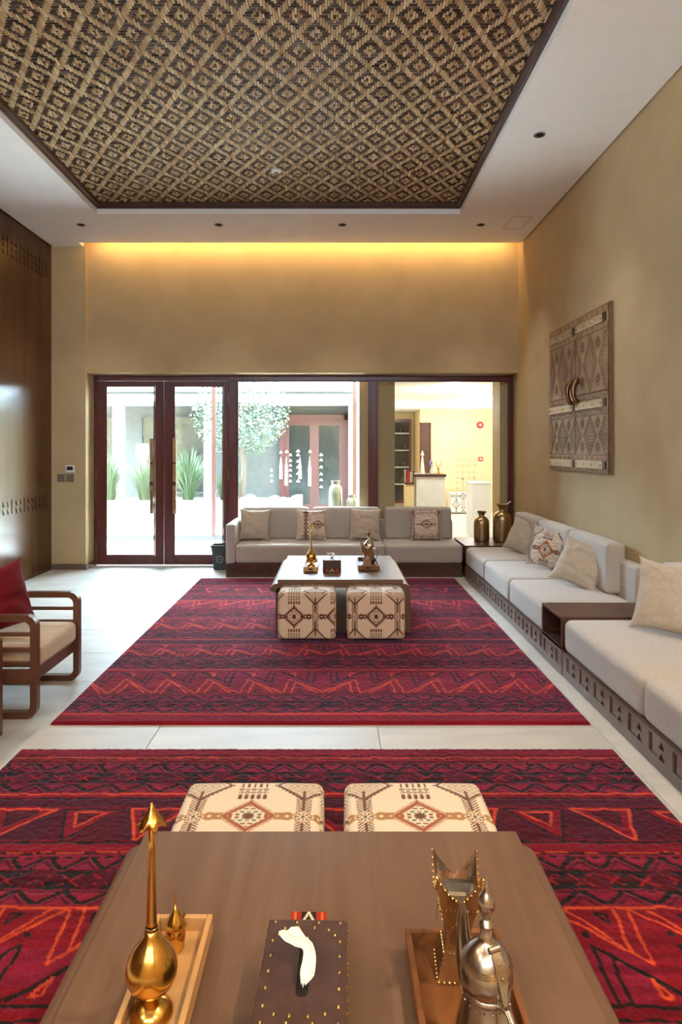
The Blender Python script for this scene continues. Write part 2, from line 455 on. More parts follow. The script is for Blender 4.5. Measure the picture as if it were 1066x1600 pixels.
while y < 8.06:                                        # upper and lower carved band
    if k % 5 in (2, 4):
        holes.append(bar_pts(y, 3.67, 3.88, 0.022))
    else:
        for q in range(3): holes.append(tri_pts(y, 3.67+q*0.073, 0.05, 0.056))
    if k % 3 == 1:
        holes.append(bar_pts(y, 0.81, 0.975, 0.022))
    else:
        for q in range(2): holes.append(tri_pts(y, 0.81+q*0.088, 0.055, 0.07))
    y += 0.095; k += 1
MB().prism([(6.0, 0), (8.151, 0), (8.151, 4.42), (6.0, 4.42)], 'x', XL-0.012, XL, holes).build('veneer_sheet', M_woodwall, wl)
struct(MB().box(-12, XL-0.2, 8.2, 8.58, -0.1, 4.5).build('exterior_wall', M_wall), 'outer wall of the building beyond the pier, added to block sky reflections')  # out of view; added so the glass screen doesn't mirror bright sky
struct(MB().box(XL, -3.165, 8.138, 8.152, 0, 0.075).box(-3.164, -3.152, 8.138, 8.42, 0, 0.075).build('baseboard_back', M_skirt), 'low bronze skirting round the pier')
struct(MB().box(XR-0.012, XR+0.01, YF, 8.2, 0, 0.075).build('baseboard_right', M_skirt), 'low bronze skirting on the right wall')

# ------------------------------------------------------------------ glazing in the back wall
G0, G1 = 8.42, 8.50
t1 = struct(MB().box(-3.160, -3.135, G0, G1, 0, 2.505).box(-3.135, 2.35, G0, G1, 2.435, 2.505).box(-1.385, -1.275, G0, G1, 0, 2.435)
     .box(0.465, 0.567, G0, G1, 0, 2.435).box(2.305, 2.36, G0, G1, 0, 2.435).box(-1.275, 0.465, G0, G1, 0, 0.09).box(0.567, 2.305, G0, G1, 0, 0.09)
     .build('trim_1', M_mahog, bevel=0.004), 'mahogany outer frame of the glazing')
def door(n, x0, x1, gx0, gx1, hx, label):
    d = thing('door_%d' % n, None, None, ((x0+x1)/2, 8.46, 0)); struct(d, label)
    c = (x0+x1)/2
    a0, a1, b0, b1 = x0-c, x1-c, gx0-c, gx1-c
    MB().box(a0, b0, -0.03, 0.03, 0.012, 2.43).build('stile', M_mahog, d, bevel=0.004)
    MB().box(b1, a1, -0.03, 0.03, 0.012, 2.43).build('stile', M_mahog, d, bevel=0.004)
    MB().box(b0, b1, -0.03, 0.03, 2.37, 2.43).build('rail', M_mahog, d, bevel=0.004)
    MB().box(b0, b1, -0.03, 0.03, 0.012, 0.13).build('rail', M_mahog, d, bevel=0.004)
    MB().prism([(b0, 0.13), (b1, 0.13), (b1, 2.37), (b0, 2.37)], 'y', -0.036, -0.028,
        [[(b0+0.018, 0.148), (b0+0.018, 2.352), (b1-0.018, 2.352), (b1-0.018, 0.148)]]).build('glazing_bead', M_mahog, d)
    MB().box(b0, b1, -0.004, 0.004, 0.13, 2.37).build('pane', M_glass, d)
    h = MB().box(hx-c-0.022, hx-c+0.022, -0.105, -0.08, 0.69, 1.68).build('handle', M_vase, d, bevel=0.004)
    for z in (0.80, 1.58): MB().box(hx-c-0.012, hx-c+0.012, -0.085, -0.028, z-0.02, z+0.02).build('handle_bracket', M_gold, h)
    m = MB()
    for q in range(7):                                   # inlaid rhythm on the handle
        m.prism([(hx-c-0.014, 0.76+q*0.035), (hx-c+0.014, 0.76+q*0.035), (hx-c, 0.785+q*0.035)], 'y', -0.107, -0.104)
    m.box(hx-c-0.023, hx-c+0.023, -0.108, -0.104, 1.06, 1.11).box(hx-c-0.023, hx-c+0.023, -0.108, -0.104, 1.34, 1.36)
    m.build('handle_inlay', M_leather, h)['kind'] = 'stuff'
    for z in (0.25, 1.2, 2.2):
        xx = a0 if hx > c else a1
        MB().box(xx-0.008, xx+0.008, -0.042, -0.02, z-0.06, z+0.06).build('hinge', M_skirt, d)
    return d
door(1, -3.132, -2.243, -3.008, -2.357, -2.385, 'left glazed mahogany door leaf with long bar handle')
door(2, -2.237, -1.388, -2.110, -1.453, -2.085, 'right glazed mahogany door leaf with long bar handle')
for n_, a, b, lab in ((1, -1.275, 0.465, 'large clear window pane onto the courtyard'), (2, 0.567, 2.305, 'large clear window pane onto the reception')):
    wn = thing('window_%d' % n_, None, None, ((a+b)/2, 8.46, 0)); struct(wn, lab)
    hw = (b-a)/2
    MB().box(-hw, hw, -0.004, 0.004, 0.09, 2.435).build('pane', M_glass, wn)
    MB().prism([(-hw, 0.09), (hw, 0.09), (hw, 2.435), (-hw, 2.435)], 'y', -0.028, -0.016,
        [[(-hw+0.014, 0.104), (-hw+0.014, 2.421), (hw-0.014, 2.421), (hw-0.014, 0.104)]]).build('glazing_bead', M_mahog, wn)

# ------------------------------------------------------------------ lights in the ceiling
def downlight(x, y, label, power=SPOT_W, size=1.35, zc=ZC, color=WARM):
    t = thing('downlight', label, 'downlight', (x, y, zc), 0, 'recessed ceiling downlights')
    MB().lathe([(0.034, 0.0), (0.048, 0.0), (0.048, -0.004), (0.040, -0.006), (0.034, -0.003)], 24, cap=False).build('rim', M_spotring, t, smooth=True)
    MB().lathe([(0.034, -0.002), (0.030, 0.03), (0.018, 0.045)], 20, cap=True).build('reflector', M_black, t, smooth=True)
    ld = bpy.data.lights.new('downlight_lamp', 'SPOT'); ld.energy = power; ld.color = color
    ld.spot_size = size; ld.spot_blend = 0.8; ld.shadow_soft_size = 0.10
    lo = bpy.data.objects.new('lamp', ld); COL.objects.link(lo); lo.parent = t; lo.location = (0, 0, -0.03)
    return t
for (x, y, lab) in ((-2.91, 7.36, 'downlight in the ceiling nearest the dark wood wall'), (-1.325, 7.36, 'downlight above the right door leaf'),
                    (0.096, 7.36, 'downlight above the middle of the back sofa'), (1.69, 7.36, 'downlight in the far right ceiling corner'),
                    (1.69, 5.26, 'downlight above the long right hand sofa')):
    downlight(x, y, lab)
for (x, y, lab) in ((1.69, 3.1, 'added unseen downlight above the near end of the right hand sofa'), (1.69, 1.0, 'added fill downlight beside the near table, right side'),
                    (1.69, -1.2, 'added fill downlight behind the viewpoint, right side'), (-2.91, 5.2, 'added unseen downlight above the wood wall'),
                    (-2.91, 3.1, 'added unseen downlight above the armchair'), (-2.91, 1.0, 'added fill downlight beside the near table, left side'),
                    (-2.91, -1.2, 'added fill downlight behind the viewpoint, left side'), (-1.4, -2.9, 'added fill downlight by the front wall, left'), (0.3, -2.9, 'added fill downlight by the front wall, right')):
    downlight(x, y, lab, power=((290 if x > 0 else 260) if y < 2 else SPOT_W*1.2), size=(2.6 if y < 2 else 1.5), color=(FILL if y < 2 else WARM))  # all out of view, added for light; the nearest rows give warm fill
cl = MB().box(-3.1, 2.3, 8.005, 8.02, ZC+0.09, ZC+0.12).build('cove_light_strip', M_white)
tag(cl, 'warm light strip hidden in the ceiling slot above the glazing', 'light strip')
ld = bpy.data.lights.new('cove_lamp', 'AREA'); ld.shape = 'RECTANGLE'; ld.size = 5.3; ld.size_y = 0.03; ld.energy = 24; ld.color = (1.0, 0.63, 0.24)
lo = bpy.data.objects.new('lamp', ld); COL.objects.link(lo); lo.parent = cl; lo.location = (-0.4, 8.03, ZC+0.105); lo.rotation_euler = (math.radians(38), 0, 0)
sd = thing('smoke_detector', 'small round white smoke detector on the woven ceiling', 'detector', (-0.56, 6.2, ZC+0.118))
MB().lathe([(0.05, 0.012), (0.05, -0.012), (0.045, -0.02), (0.03, -0.024)], 24).build('housing', M_white, sd, smooth=True)
MB().lathe([(0.028, -0.02), (0.024, -0.036), (0.012, -0.04)], 20).build('sensor', M_alu, sd, smooth=True)

# switches on the pier
th = thing('thermostat', 'small white thermostat with dark screen on the pier', 'thermostat', (-3.36, 8.149, 1.24))
MB().box(-0.055, 0.055, -0.012, 0.0, 0.0, 0.09).build('casing', M_white, th, bevel=0.003)
MB().box(-0.038, 0.038, -0.014, -0.012, 0.028, 0.074).build('screen', M_screen, th)
for x, lab in ((-3.475, 'grey wall switch plate nearest the wood wall'), (-3.36, 'grey wall switch plate under the thermostat')):
    s_ = thing('wall_switch', lab, 'switch', (x, 8.149, 1.12), 0, 'wall switches')
    MB().box(-0.048, 0.048, -0.008, 0, 0, 0.098).build('plate', M_alu, s_, bevel=0.002)
    MB().box(-0.034, 0.034, -0.011, -0.008, 0.014, 0.084).build('rocker', M_alu, s_, bevel=0.001)
# ------------------------------------------------------------------ rugs
def c3(r, g, b): return np.array(rgb(r, g, b)[:3])
def smooth_noise(ny, nx, sy, sx, seed):
    r = np.random.default_rng(seed)
    gy, gx = max(2, int(ny/sy)+2), max(2, int(nx/sx)+2)
    g = r.random((gy, gx))
    yy = np.linspace(0, gy-1.001, ny); xx = np.linspace(0, gx-1.001, nx)
    y0 = yy.astype(int); x0 = xx.astype(int); fy = (yy-y0)[:, None]; fx = (xx-x0)[None, :]
    fy = fy*fy*(3-2*fy); fx = fx*fx*(3-2*fx)
    a = g[y0][:, x0]; b = g[y0][:, x0+1]; c = g[y0+1][:, x0]; d = g[y0+1][:, x0+1]
    return (a*(1-fx)+b*fx)*(1-fy)+(c*(1-fx)+d*fx)*fy

def rug_mesh():
    st = 0.0062
    nx, ny = int(3.0/st)+1, int(4.0/st)+1
    x = np.linspace(-1.5, 1.5, nx); v = np.linspace(0, 4.0, ny)
    X, V_ = np.meshgrid(x, v)
    wob = (smooth_noise(ny, nx, 12, 12, 1)-.5)*0.012
    wob2 = (smooth_noise(ny, nx, 9, 9, 2)-.5)*0.012
    U = X+wob; V = V_+wob2
    red = c3(115,18,29); mag = c3(121,25,45); mar = c3(74,17,25); plum = c3(68,22,32); blk = c3(32,28,24); org = c3(190,70,36); brt = c3(148,26,28)
    C = np.empty((ny, nx, 3)); C[:] = red
    lum = np.ones((ny, nx))
    def put(mask, col): C[mask] = col
    s = np.abs(U)
    def line(v0, col, w_=0.006): put(np.abs(V-v0) < w_, col)
    def fill(v0, v1, col): put((V >= v0) & (V < v1), col)
    def bandA(v0, v1, ph):
        h = v1-v0; t = (V-v0)/h; inb = (t >= 0) & (t < 1)
        put(inb, mag)
        put((t > .31) & (t < .70), mar)
        tw = tri(U+ph, 0.15)
        z1 = (t >= 0.02) & (t < .30)
        put(z1 & (np.abs(t/.30-(1-tw)) < 0.17), blk)
        put(z1 & (t < .07) & (tri(U+ph, .05) < .6), blk)
        put(z1 & (np.abs(t/.30-(1-tw)-.42) < 0.10) & (tri(U+ph, .15) > .35), plum)
        e = np.abs(((U+ph)/0.22) % 1-0.5)*0.22
        put((t > .33) & (t < .47) & (e < .075-(t-.33)*.25), blk)
        e2 = np.abs(((U+ph)/0.22+.12) % 1-0.5)*0.22
        put((t > .54) & (t < .69) & (e2 < .045+(t-.54)*.22), blk)
        lat = (np.abs(np.sin((U*28+t*9)))) < .16
        lat2 = (np.abs(np.sin((U*28-t*9)))) < .16
        put((lat | lat2) & (t > .40) & (t < .62) & (smooth_noise(ny, nx, 3, 3, 5) > .35), brt)
        z3 = (t >= .72) & (t < .99)
        tz = (t-.72)/.27
        tw3 = tri(U+ph+.05, 0.16)
        put(z3 & (np.abs(tz-tw3) < .18), blk)
        put(z3 & (tz > tw3+.35) & (tz < tw3+.55), plum)
        put(z3 & (tz < .08), blk)
        line(v0-0.012, blk, .005)
        line(v1+0.012, org, .006)
    def bandB(v0, v1):
        h = v1-v0; t = V-v0; inb = (t >= 0) & (t < h)
        P = 0.56
        u = (s+0.06) % P
        put(inb, np.array(plum)); put(inb & ((u > .28)), mar)
        for cx_, oc, ic in ((0.14, org, blk), (0.42, blk, org)):
            a, b, ap = cx_-.125, cx_+.125, cx_+.05
            tt = t/h
            inside = (u > a+(ap-a)*tt) & (u < b+(ap-b)*tt) & inb
            put(inside, red)
            for (p, q) in (((a, 0.006), (b, 0.006)), ((a, 0), (ap, h)), ((b, 0), (ap, h))):
                put((segd(u, t, p[0], p[1], q[0], q[1]) < .006) & inb, oc)
            a2, b2, ap2 = cx_-.06, cx_+.07, cx_+.035
            tt2 = (t-.03)/(h*.45)
            put((u > a2+(ap2-a2)*tt2) & (u < b2+(ap2-b2)*tt2) & (tt2 > 0) & (tt2 < 1) & inb, mar)
            for (p, q) in (((a2, .03), (b2, .03)), ((a2, .03), (ap2, .03+h*.45)), ((b2, .03), (ap2, .03+h*.45))):
                put((segd(u, t, p[0], p[1], q[0], q[1]) < .005) & inb, ic)
        line(v1+.012, blk, .007)
    def bandC(v0, v1, ph, up=True):
        h = v1-v0; t0 = (V-v0); inb = (t0 >= 0) & (t0 < h)
        t = t0 if up else h-t0
        P = 0.27
        u = ((s+ph) % P)
        put(inb, red); put(inb & (t > h*.45) & (smooth_noise(ny, nx, 25, 60, 9) > .5), mag)
        hh = h*.62
        def sg(p, q, col, w_=.005):
            for k in (-P, 0, P):
                put((segd(u, t, p[0]+k, p[1], q[0]+k, q[1]) < w_) & inb, col)
        # orange tick-shaped bands
        sg((.24, 0.0), (.215, hh), org); sg((.19, 0.0), (.17, hh*.8), org)
        sg((.215, hh), (-.02, 0.0), org); sg((.17, hh*.8), (.03, 0), org)
        # black chevrons below
        b0 = h*.42
        sg((.06, b0), (.05, h), blk, .006); sg((.10, b0+.03), (.09, h), blk, .006)
        sg((.06, b0), (.27, h*.97), blk, .006); sg((.10, b0+.04), (.30, h), blk, .005)
        put((np.hypot(((u-.06+P/2) % P)-P/2, t-b0+.045) < .012) & inb, blk)
        # small triangles
        sg((.115, .02), (.155, .02), blk, .005); sg((.155, .02), (.148, .06), blk, .005); sg((.115, .02), (.148, .06), blk, .005)
        sg((.185, h*.93), (.215, h*.93), org, .004); sg((.185, h*.93), (.185, h*.76), org, .004); sg((.185, h*.76), (.215, h*.93), org, .004)
        line(v1+.005, blk, .006)
    fill(0, .066, c3(112,22,34)); line(.085, blk, .004); line(.105, org, .004); line(.115, blk, .004)
    bandA(.16, .42, 0); line(.47, blk, .006); fill(.478, .535, plum)
    bandB(.545, .765)
    line(.845, org, .005); bandA(.86, 1.12, .07)
    bandC(1.14, 1.50, 0); bandA(1.56, 1.80, .03)
    bandC(1.84, 2.16, .1, False); bandA(2.20, 2.44, .09)
    fill(2.47, 2.57, plum); line(2.575, org, .004)
    bandC(2.59, 2.85, .05, False); bandA(2.88, 3.14, .02)
    bandC(3.19, 3.57, 0, False); bandA(3.62, 3.87, .05)
    line(3.90, brt, .01); fill(3.955, 4.0, c3(120,20,32))
    # abrash: streaks along the weft and tuft variation
    st_ = 0.72+0.5*smooth_noise(ny, nx, 4, 70, 11)*1.0+0.25*(smooth_noise(ny, nx, 2, 14, 12)-.5)
    C *= st_[..., None]
    C *= (0.85+0.3*np.random.default_rng(3).random((ny, nx)))[..., None]
    Z = 0.014+0.003*smooth_noise(ny, nx, 2.2, 2.2, 21)+0.0015*np.random.default_rng(4).random((ny, nx))
    dark = C.sum(-1) < 0.05
    Z = np.where(dark, Z-0.0015, Z)
    edge = np.minimum(np.minimum(X+1.5, 1.5-X), np.minimum(V_, 4-V_))
    Z = np.where(edge < .002, 0.0, np.where(edge < .012, Z*.75, Z))
    Pm = np.stack([X, 4.0-V_-2.0, Z], -1)
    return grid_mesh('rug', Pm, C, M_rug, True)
rm = rug_mesh()
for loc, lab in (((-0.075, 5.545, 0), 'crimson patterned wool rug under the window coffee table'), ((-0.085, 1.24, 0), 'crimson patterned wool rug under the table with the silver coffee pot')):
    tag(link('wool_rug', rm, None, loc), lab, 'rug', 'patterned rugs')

# ------------------------------------------------------------------ printed fabric pattern
def print_pattern(u, v, pal):
    """u,v metres; returns linear colours. diamond medallion, tree columns, combs"""
    cream, br, rust, teal, oc = pal
    P, Q = 0.335, 0.37
    u0 = ((u+P/2) % P)-P/2; v0 = ((v+Q/2) % Q)-Q/2
    a, b = np.abs(u0), np.abs(v0)
    C = np.empty(u.shape+(3,)); C[:] = cream
    def put(m, c): C[m] = c
    d = a/0.078+b/0.075
    saw = (np.abs(((a-b)/0.0125) % 1-0.5)*2)
    put((d > 1.0) & (d < 1.0+0.32*saw) & (d < 1.32), rust)
    put((d > 0.84) & (d < 1.05), rust)
    inn = d < 0.80
    st = (np.abs((b/0.016) % 1-.5) < .26) & (np.abs((a/0.022+(np.floor(b/.016) % 2)*.5) % 1-.5) < .3)
    put(inn & st & (d > .34), br)
    put(inn & st & (d > .34) & (np.floor(b/.016) % 2 == 1) & (a > .012), teal)
    put(((a < .007) & (b < .017)) | ((a < .017) & (b < .006)) | ((np.abs(a-b) < .006) & (a < .014)), br)
    put((a > .048) & (a < .062) & (b < .010-(.062-a)*.3), rust)
    # horizontal connector and side medallion
    e = P/2-a
    put((b < .017) & (a > .078) & (a < .115), oc); put((b < .004) & (a > .085) & (a < .115), cream)
    put((np.hypot(a-.118, b) < .022), oc); put((np.hypot(a-.118, b) < .006), cream)
    r = np.hypot(e*0.85, b)
    wv = .030+.005*np.cos(6*np.arctan2(b, e+1e-6))
    put(r < wv, oc); put((r < wv-.007), cream); put((r < wv-.011) & (np.cos(8*np.arctan2(b, e+1e-6)) > -.2), br); put(r < .010, cream); put(r < .006, br)
    # tree columns over the side medallion
    tb = b-.032
    put((e < .005) & (tb > 0) & (b < .15), br)
    fr = ((tb-e*0.9)/0.0125) % 1
    put((tb > 0) & (b < .105) & (fr < .52) & (e < .024), br)
    put((b > .095) & (np.abs(e-(b-.095)*1.0) < .0065), br)
    fr2 = ((b+e*.6)/0.013) % 1
    put((b > .11) & (e < (b-.095)*.8) & (fr2 < .3), br)
    put((b > .10) & (e > (b-.095)) & (e < (b-.095)+.014) & (((b)/0.012) % 1 < .4), br)
    # combs over the diamond
    cb = np.abs(((u0+.05)/0.02) % 1-.5)*0.02
    incol = a < .05
    put(incol & (b > .096) & (b < .122) & (cb < .0050+.002*(((b/.007) % 1) < .5)), br)
    lz = cb/.010+np.abs(b-.136)/.010
    put(incol & (lz < 1.0) & (lz > .45), br)
    lz = cb/.010+np.abs(b-.156)/.010
    put(incol & (lz < 1.0) & (lz > .45), br)
    put(incol & (b > .172) & (cb < .004), br)
    put((a < .004) & (b > .080) & (b < .092), rust)
    return C
PAL_BR = (c3(214,190,168), c3(92,52,36), c3(98,54,36), c3(96,60,44), c3(100,58,40))
PAL_MX = (c3(222,206,182), c3(104,66,44), c3(156,84,48), c3(82,120,108), c3(166,120,72))

def ottoman_mesh(pal, du, dv, W=0.455, Hh=0.37, r=0.028):
    n = 150
    V = []; Q = []; C = []; off = 0
    t = np.linspace(-1, 1, n)
    A, B = np.meshgrid(t, t)
    h = np.array([W/2, W/2, Hh/2])
    faces = (('+z', 0, 1, 2, 1), ('-y', 0, 2, 1, -1), ('+y', 0, 2, 1, 1), ('-x', 1, 2, 0, -1), ('+x', 1, 2, 0, 1))
    for (nm, i, j, k, sg) in faces:
        p = np.zeros((n, n, 3)); p[..., i] = A*h[i]; p[..., j] = B*h[j]; p[..., k] = sg*h[k]
        puff = (1-A**4)*(1-B**4)
        inner = np.clip(p, -(h-r), h-r)
        dr = p-inner; dr /= np.maximum(np.linalg.norm(dr, axis=-1, keepdims=True), 1e-9)
        pos = inner+dr*r
        pos[..., k] += sg*puff*(0.010 if nm == '+z' else 0.004)
        if nm == '+z': u_, v_ = p[..., 0]+du, p[..., 1]
        elif nm[1] == 'y': u_, v_ = p[..., 0]+du, p[..., 2]+dv
        else: u_, v_ = p[..., 1]+.08, p[..., 2]+dv
        C.append(print_pattern(u_, v_, pal).reshape(-1, 3))
        pos[..., 2] += Hh/2
        V.append(pos.reshape(-1, 3))
        idx = np.arange(n*n).reshape(n, n)+off
        q = np.stack([idx[:-1, :-1], idx[:-1, 1:], idx[1:, 1:], idx[1:, :-1]], -1).reshape(-1, 4)
        if (nm in ('-y', '+x')) is False and nm != '+z': q = q[:, ::-1]
        Q.append(q); off += n*n
    return raw_mesh('ottoman_cover', np.concatenate(V), np.concatenate(Q), np.concatenate(C), M_fab, True)
om1 = ottoman_mesh(PAL_BR, 0.10, 0.0); om2 = ottoman_mesh(PAL_BR, 0.0, 0.0); om3 = ottoman_mesh(PAL_MX, 0.0, 0.0)
foot_me = MB().box(-.02, .02, -.02, .02, -0.012, 0.004).mesh('foot_block', M_dark)
for me, loc, lab in ((om1, (-0.214, 5.26, 0.030), 'brown printed cube ottoman in front of the window table, nearest the armchair'), (om2, (0.332, 5.26, 0.030), 'brown printed cube ottoman in front of the window table, nearest the long wall sofa'),
                     (om3, (-0.262, 1.95, 0.030), 'cream ottoman with rust and teal print beyond the big brass sprinkler'), (om3, (0.263, 1.95, 0.030), 'cream ottoman with rust and teal print beyond the incense burner')):
    t = thing('cube_ottoman', lab, 'ottoman', loc, 0, 'printed cube ottomans')
    link('ottoman_cover', me, t); [link('foot_block', foot_me, t, (sx*.19, sy*.19, 0)) for sx in (-1, 1) for sy in (-1, 1)]

# ------------------------------------------------------------------ coffee tables
def coffee_table(loc, label):
    t = thing('coffee_table', label, 'table', loc, 0, 'coffee tables')
    W, D, zt, th_ = 0.583, 0.595, 0.405, 0.034
    r = 0.06
    outer = rrect(-W, W, 0, zt, r, 7, (0, 0, 1, 1))
    inner = rrect(-W+th_+.012, W-th_-.012, 0, zt-th_, r-.02, 7, (0, 0, 1, 1))
    # the bent shell as a closed C outline
    poly = [outer[0], inner[0]] + inner[:0:-1] + outer[:0:-1]
    MB().prism(poly, 'y', -D, D).build('bent_frame', M_table, t, smooth=True, bevel=0.004)
    MB().box(-0.52, 0.52, -D-0.004, D+0.004, zt, zt+0.035).build('top_slab', M_table, t, bevel=0.003)
    return t
RT = 0.014
coffee_table((0.053, 5.89, RT), 'brown wooden coffee table in front of the window sofa')
coffee_table((-0.008, 1.20, RT), 'brown wooden coffee table holding the silver coffee pot')
ZT = RT+0.44

# ------------------------------------------------------------------ sofas
def soft(name, x0, x1, y0, y1, z0, z1, parent, r=0.035, puff=0.0, m=None):
    """upholstered block: rounded box with slight crown"""
    bm = bmesh.new()
    bmesh.ops.create_cube(bm, size=1.0)
    for v in bm.verts: v.co = Vector(((x0+x1)/2+v.co.x*(x1-x0), (y0+y1)/2+v.co.y*(y1-y0), (z0+z1)/2+v.co.z*(z1-z0)))
    bmesh.ops.bevel(bm, geom=list(bm.edges), offset=r, segments=5, profile=0.5, affect='EDGES')
    bmesh.ops.subdivide_edges(bm, edges=[e for e in bm.edges if e.calc_length() > 0.12], cuts=6, use_grid_fill=True)
    if puff:
        for v in bm.verts:
            a = (v.co.x-(x0+x1)/2)/((x1-x0)/2); b = (v.co.y-(y0+y1)/2)/((y1-y0)/2); c = (v.co.z-(z0+z1)/2)/((z1-z0)/2)
            if c > .9: v.co.z += puff*(1-a*a)*(1-b*b)
            if b < -.9: v.co.y -= puff*.5*(1-a*a)*(1-c*c)
            if a < -.9: v.co.x -= puff*.5*(1-b*b)*(1-c*c)
    for f in bm.faces: f.smooth = True
    me = bpy.data.meshes.new(name); bm.to_mesh(me); bm.free(); me.materials.append(m or M_sofa)
    o = bpy.data.objects.new(name, me); COL.objects.link(o); o.parent = parent
    return o
SZ = 0.385; BZ = 0.163
# back sofa, origin at its front left floor corner
bs = thing('sofa', 'grey beige linen sofa in front of the window', 'sofa', (-1.30, 7.66, 0), 0, 'majlis sofas')
MB().box(0.005, 2.84, 0.01, 0.74, 0, BZ).build('plinth', M_dark, bs, bevel=0.003)
soft('arm_rest', 0.0, 0.115, 0.0, 0.76, BZ, 0.635, bs, 0.028)
soft('back_rail', 0.115, 2.84, 0.64, 0.76, BZ, 0.625, bs, 0.03)
soft('seat_cushion', 0.116, 1.915, 0.0, 0.645, BZ+.002, SZ, bs, 0.035, 0.006)
soft('seat_cushion', 1.918, 2.845, 0.0, 0.645, BZ+.002, SZ, bs, 0.035, 0.006)
for x in (0.125, 1.035, 1.955):
    o = soft('back_cushion', x, x+0.845, 0.50, 0.655, SZ+.002, 0.79, bs, 0.035, 0.006)
# corner table
ct = thing('corner_table', 'low wooden corner table between the two sofas with vases', 'table', (1.95, 8.0, 0))
MB().box(-0.385, 0.395, -0.38, 0.36, SZ-0.03, SZ).build('top', M_dark, ct, bevel=0.003)
MB().box(-0.375, 0.39, -0.37, 0.35, 0, SZ-0.03).build('body', M_dark, ct)

def cutout_holes(y0, y1):
    """repeating tall slot with a foot line and two stacked triangles, along y from far to near"""
    hs = []; y = y1-0.075
    while y > y0+0.05:
        hs.append([(y, 0.058), (y, 0.150), (y-0.037, 0.150), (y-0.037, 0.066), (y-0.085, 0.066), (y-0.085, 0.058)])
        yt = y-0.125
        if yt > y0+0.045:
            hs.append([(yt-.03, 0.056), (yt+.03, 0.056), (yt, 0.095)])
            hs.append([(yt-.03, 0.106), (yt+.03, 0.106), (yt, 0.148)])
        y -= 0.2215
    return [[(p[0], p[1]) for p in h] for h in hs]
XS = 1.545
def side_sofa(y0, y1, seats, backs, label, rail_end):
    L_ = y1-y0
    t = thing('sofa', label, 'sofa', (XS, y0, 0), 0, 'majlis sofas')
    MB().prism([(0, 0.0), (L_, 0.0), (L_, BZ), (0, BZ)], 'x', 0.0, 0.016, cutout_holes(0, L_)).build('base_panel', M_base, t)
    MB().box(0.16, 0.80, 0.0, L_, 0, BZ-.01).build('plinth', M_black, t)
    MB().box(0.016, 0.80, 0.0, L_, BZ-.008, BZ).build('deck', M_base, t)
    for a, b in seats: soft('seat_cushion', 0.004, 0.70, a-y0+.001, b-y0-.001, BZ+.002, SZ, t, 0.045, 0.008)
    for a, b in backs: soft('back_cushion', 0.60, 0.755, a-y0, b-y0, SZ+.002, 0.79, t, 0.035, 0.006)
    soft('back_rail', 0.70, 0.808, rail_end-y0, L_, BZ, 0.655, t, 0.025)
    return t
side_sofa(4.745, 7.535, ((6.605, 7.535), (5.675, 6.605), (4.745, 5.675)), ((6.77, 7.62), (5.90, 6.75), (5.03, 5.88)), 'three seat linen sofa along the wall under the carved door panel', 4.75)
side_sofa(0.9, 4.325, ((3.225, 4.325), (2.12, 3.225), (0.9, 2.12)), ((3.25, 4.22), (2.14, 3.22), (1.0, 2.11)), 'beige linen sofa with one large cushion, beside the open wooden box', 0.95)
# side box between the sofas
sb = thing('side_box', 'open fronted wooden box table built in between two right hand sofas', 'side table', (XS-0.004, 4.535, 0))
hw = 0.206
MB().prism([(-hw, 0), (hw, 0), (hw, 0.185), (-hw, 0.185)], 'x', 0, 0.016,
    [h for h in ([(.165, .058), (.165, .150), (.128, .150), (.128, .066), (.09, .066), (.09, .058)], [(-.045, .056), (.015, .056), (-.015, .095)], [(-.045, .106), (.015, .106), (-.015, .148)],
                 [(-.085, .058), (-.085, .150), (-.122, .150), (-.122, .066), (-.165, .066), (-.165, .058)])]).build('base_panel', M_base, sb)
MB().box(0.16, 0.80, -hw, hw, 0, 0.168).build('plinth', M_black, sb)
MB().box(0.0, 0.80, -hw, hw, 0.372, 0.395).build('top', M_dark, sb, bevel=0.002)
MB().box(0.0, 0.80, -hw, -hw+.02, 0.185, 0.372).build('side_panel', M_dark, sb, bevel=0.002)
MB().box(0.0, 0.80, hw-.02, hw, 0.185, 0.372).build('side_panel', M_dark, sb, bevel=0.002)
MB().box(0.0, 0.80, -hw, hw, 0.168, 0.19).build('shelf', M_dark, sb, bevel=0.002)
MB().box(0.45, 0.47, -hw+.02, hw-.02, 0.19, 0.372).build('back_panel', M_dark, sb)

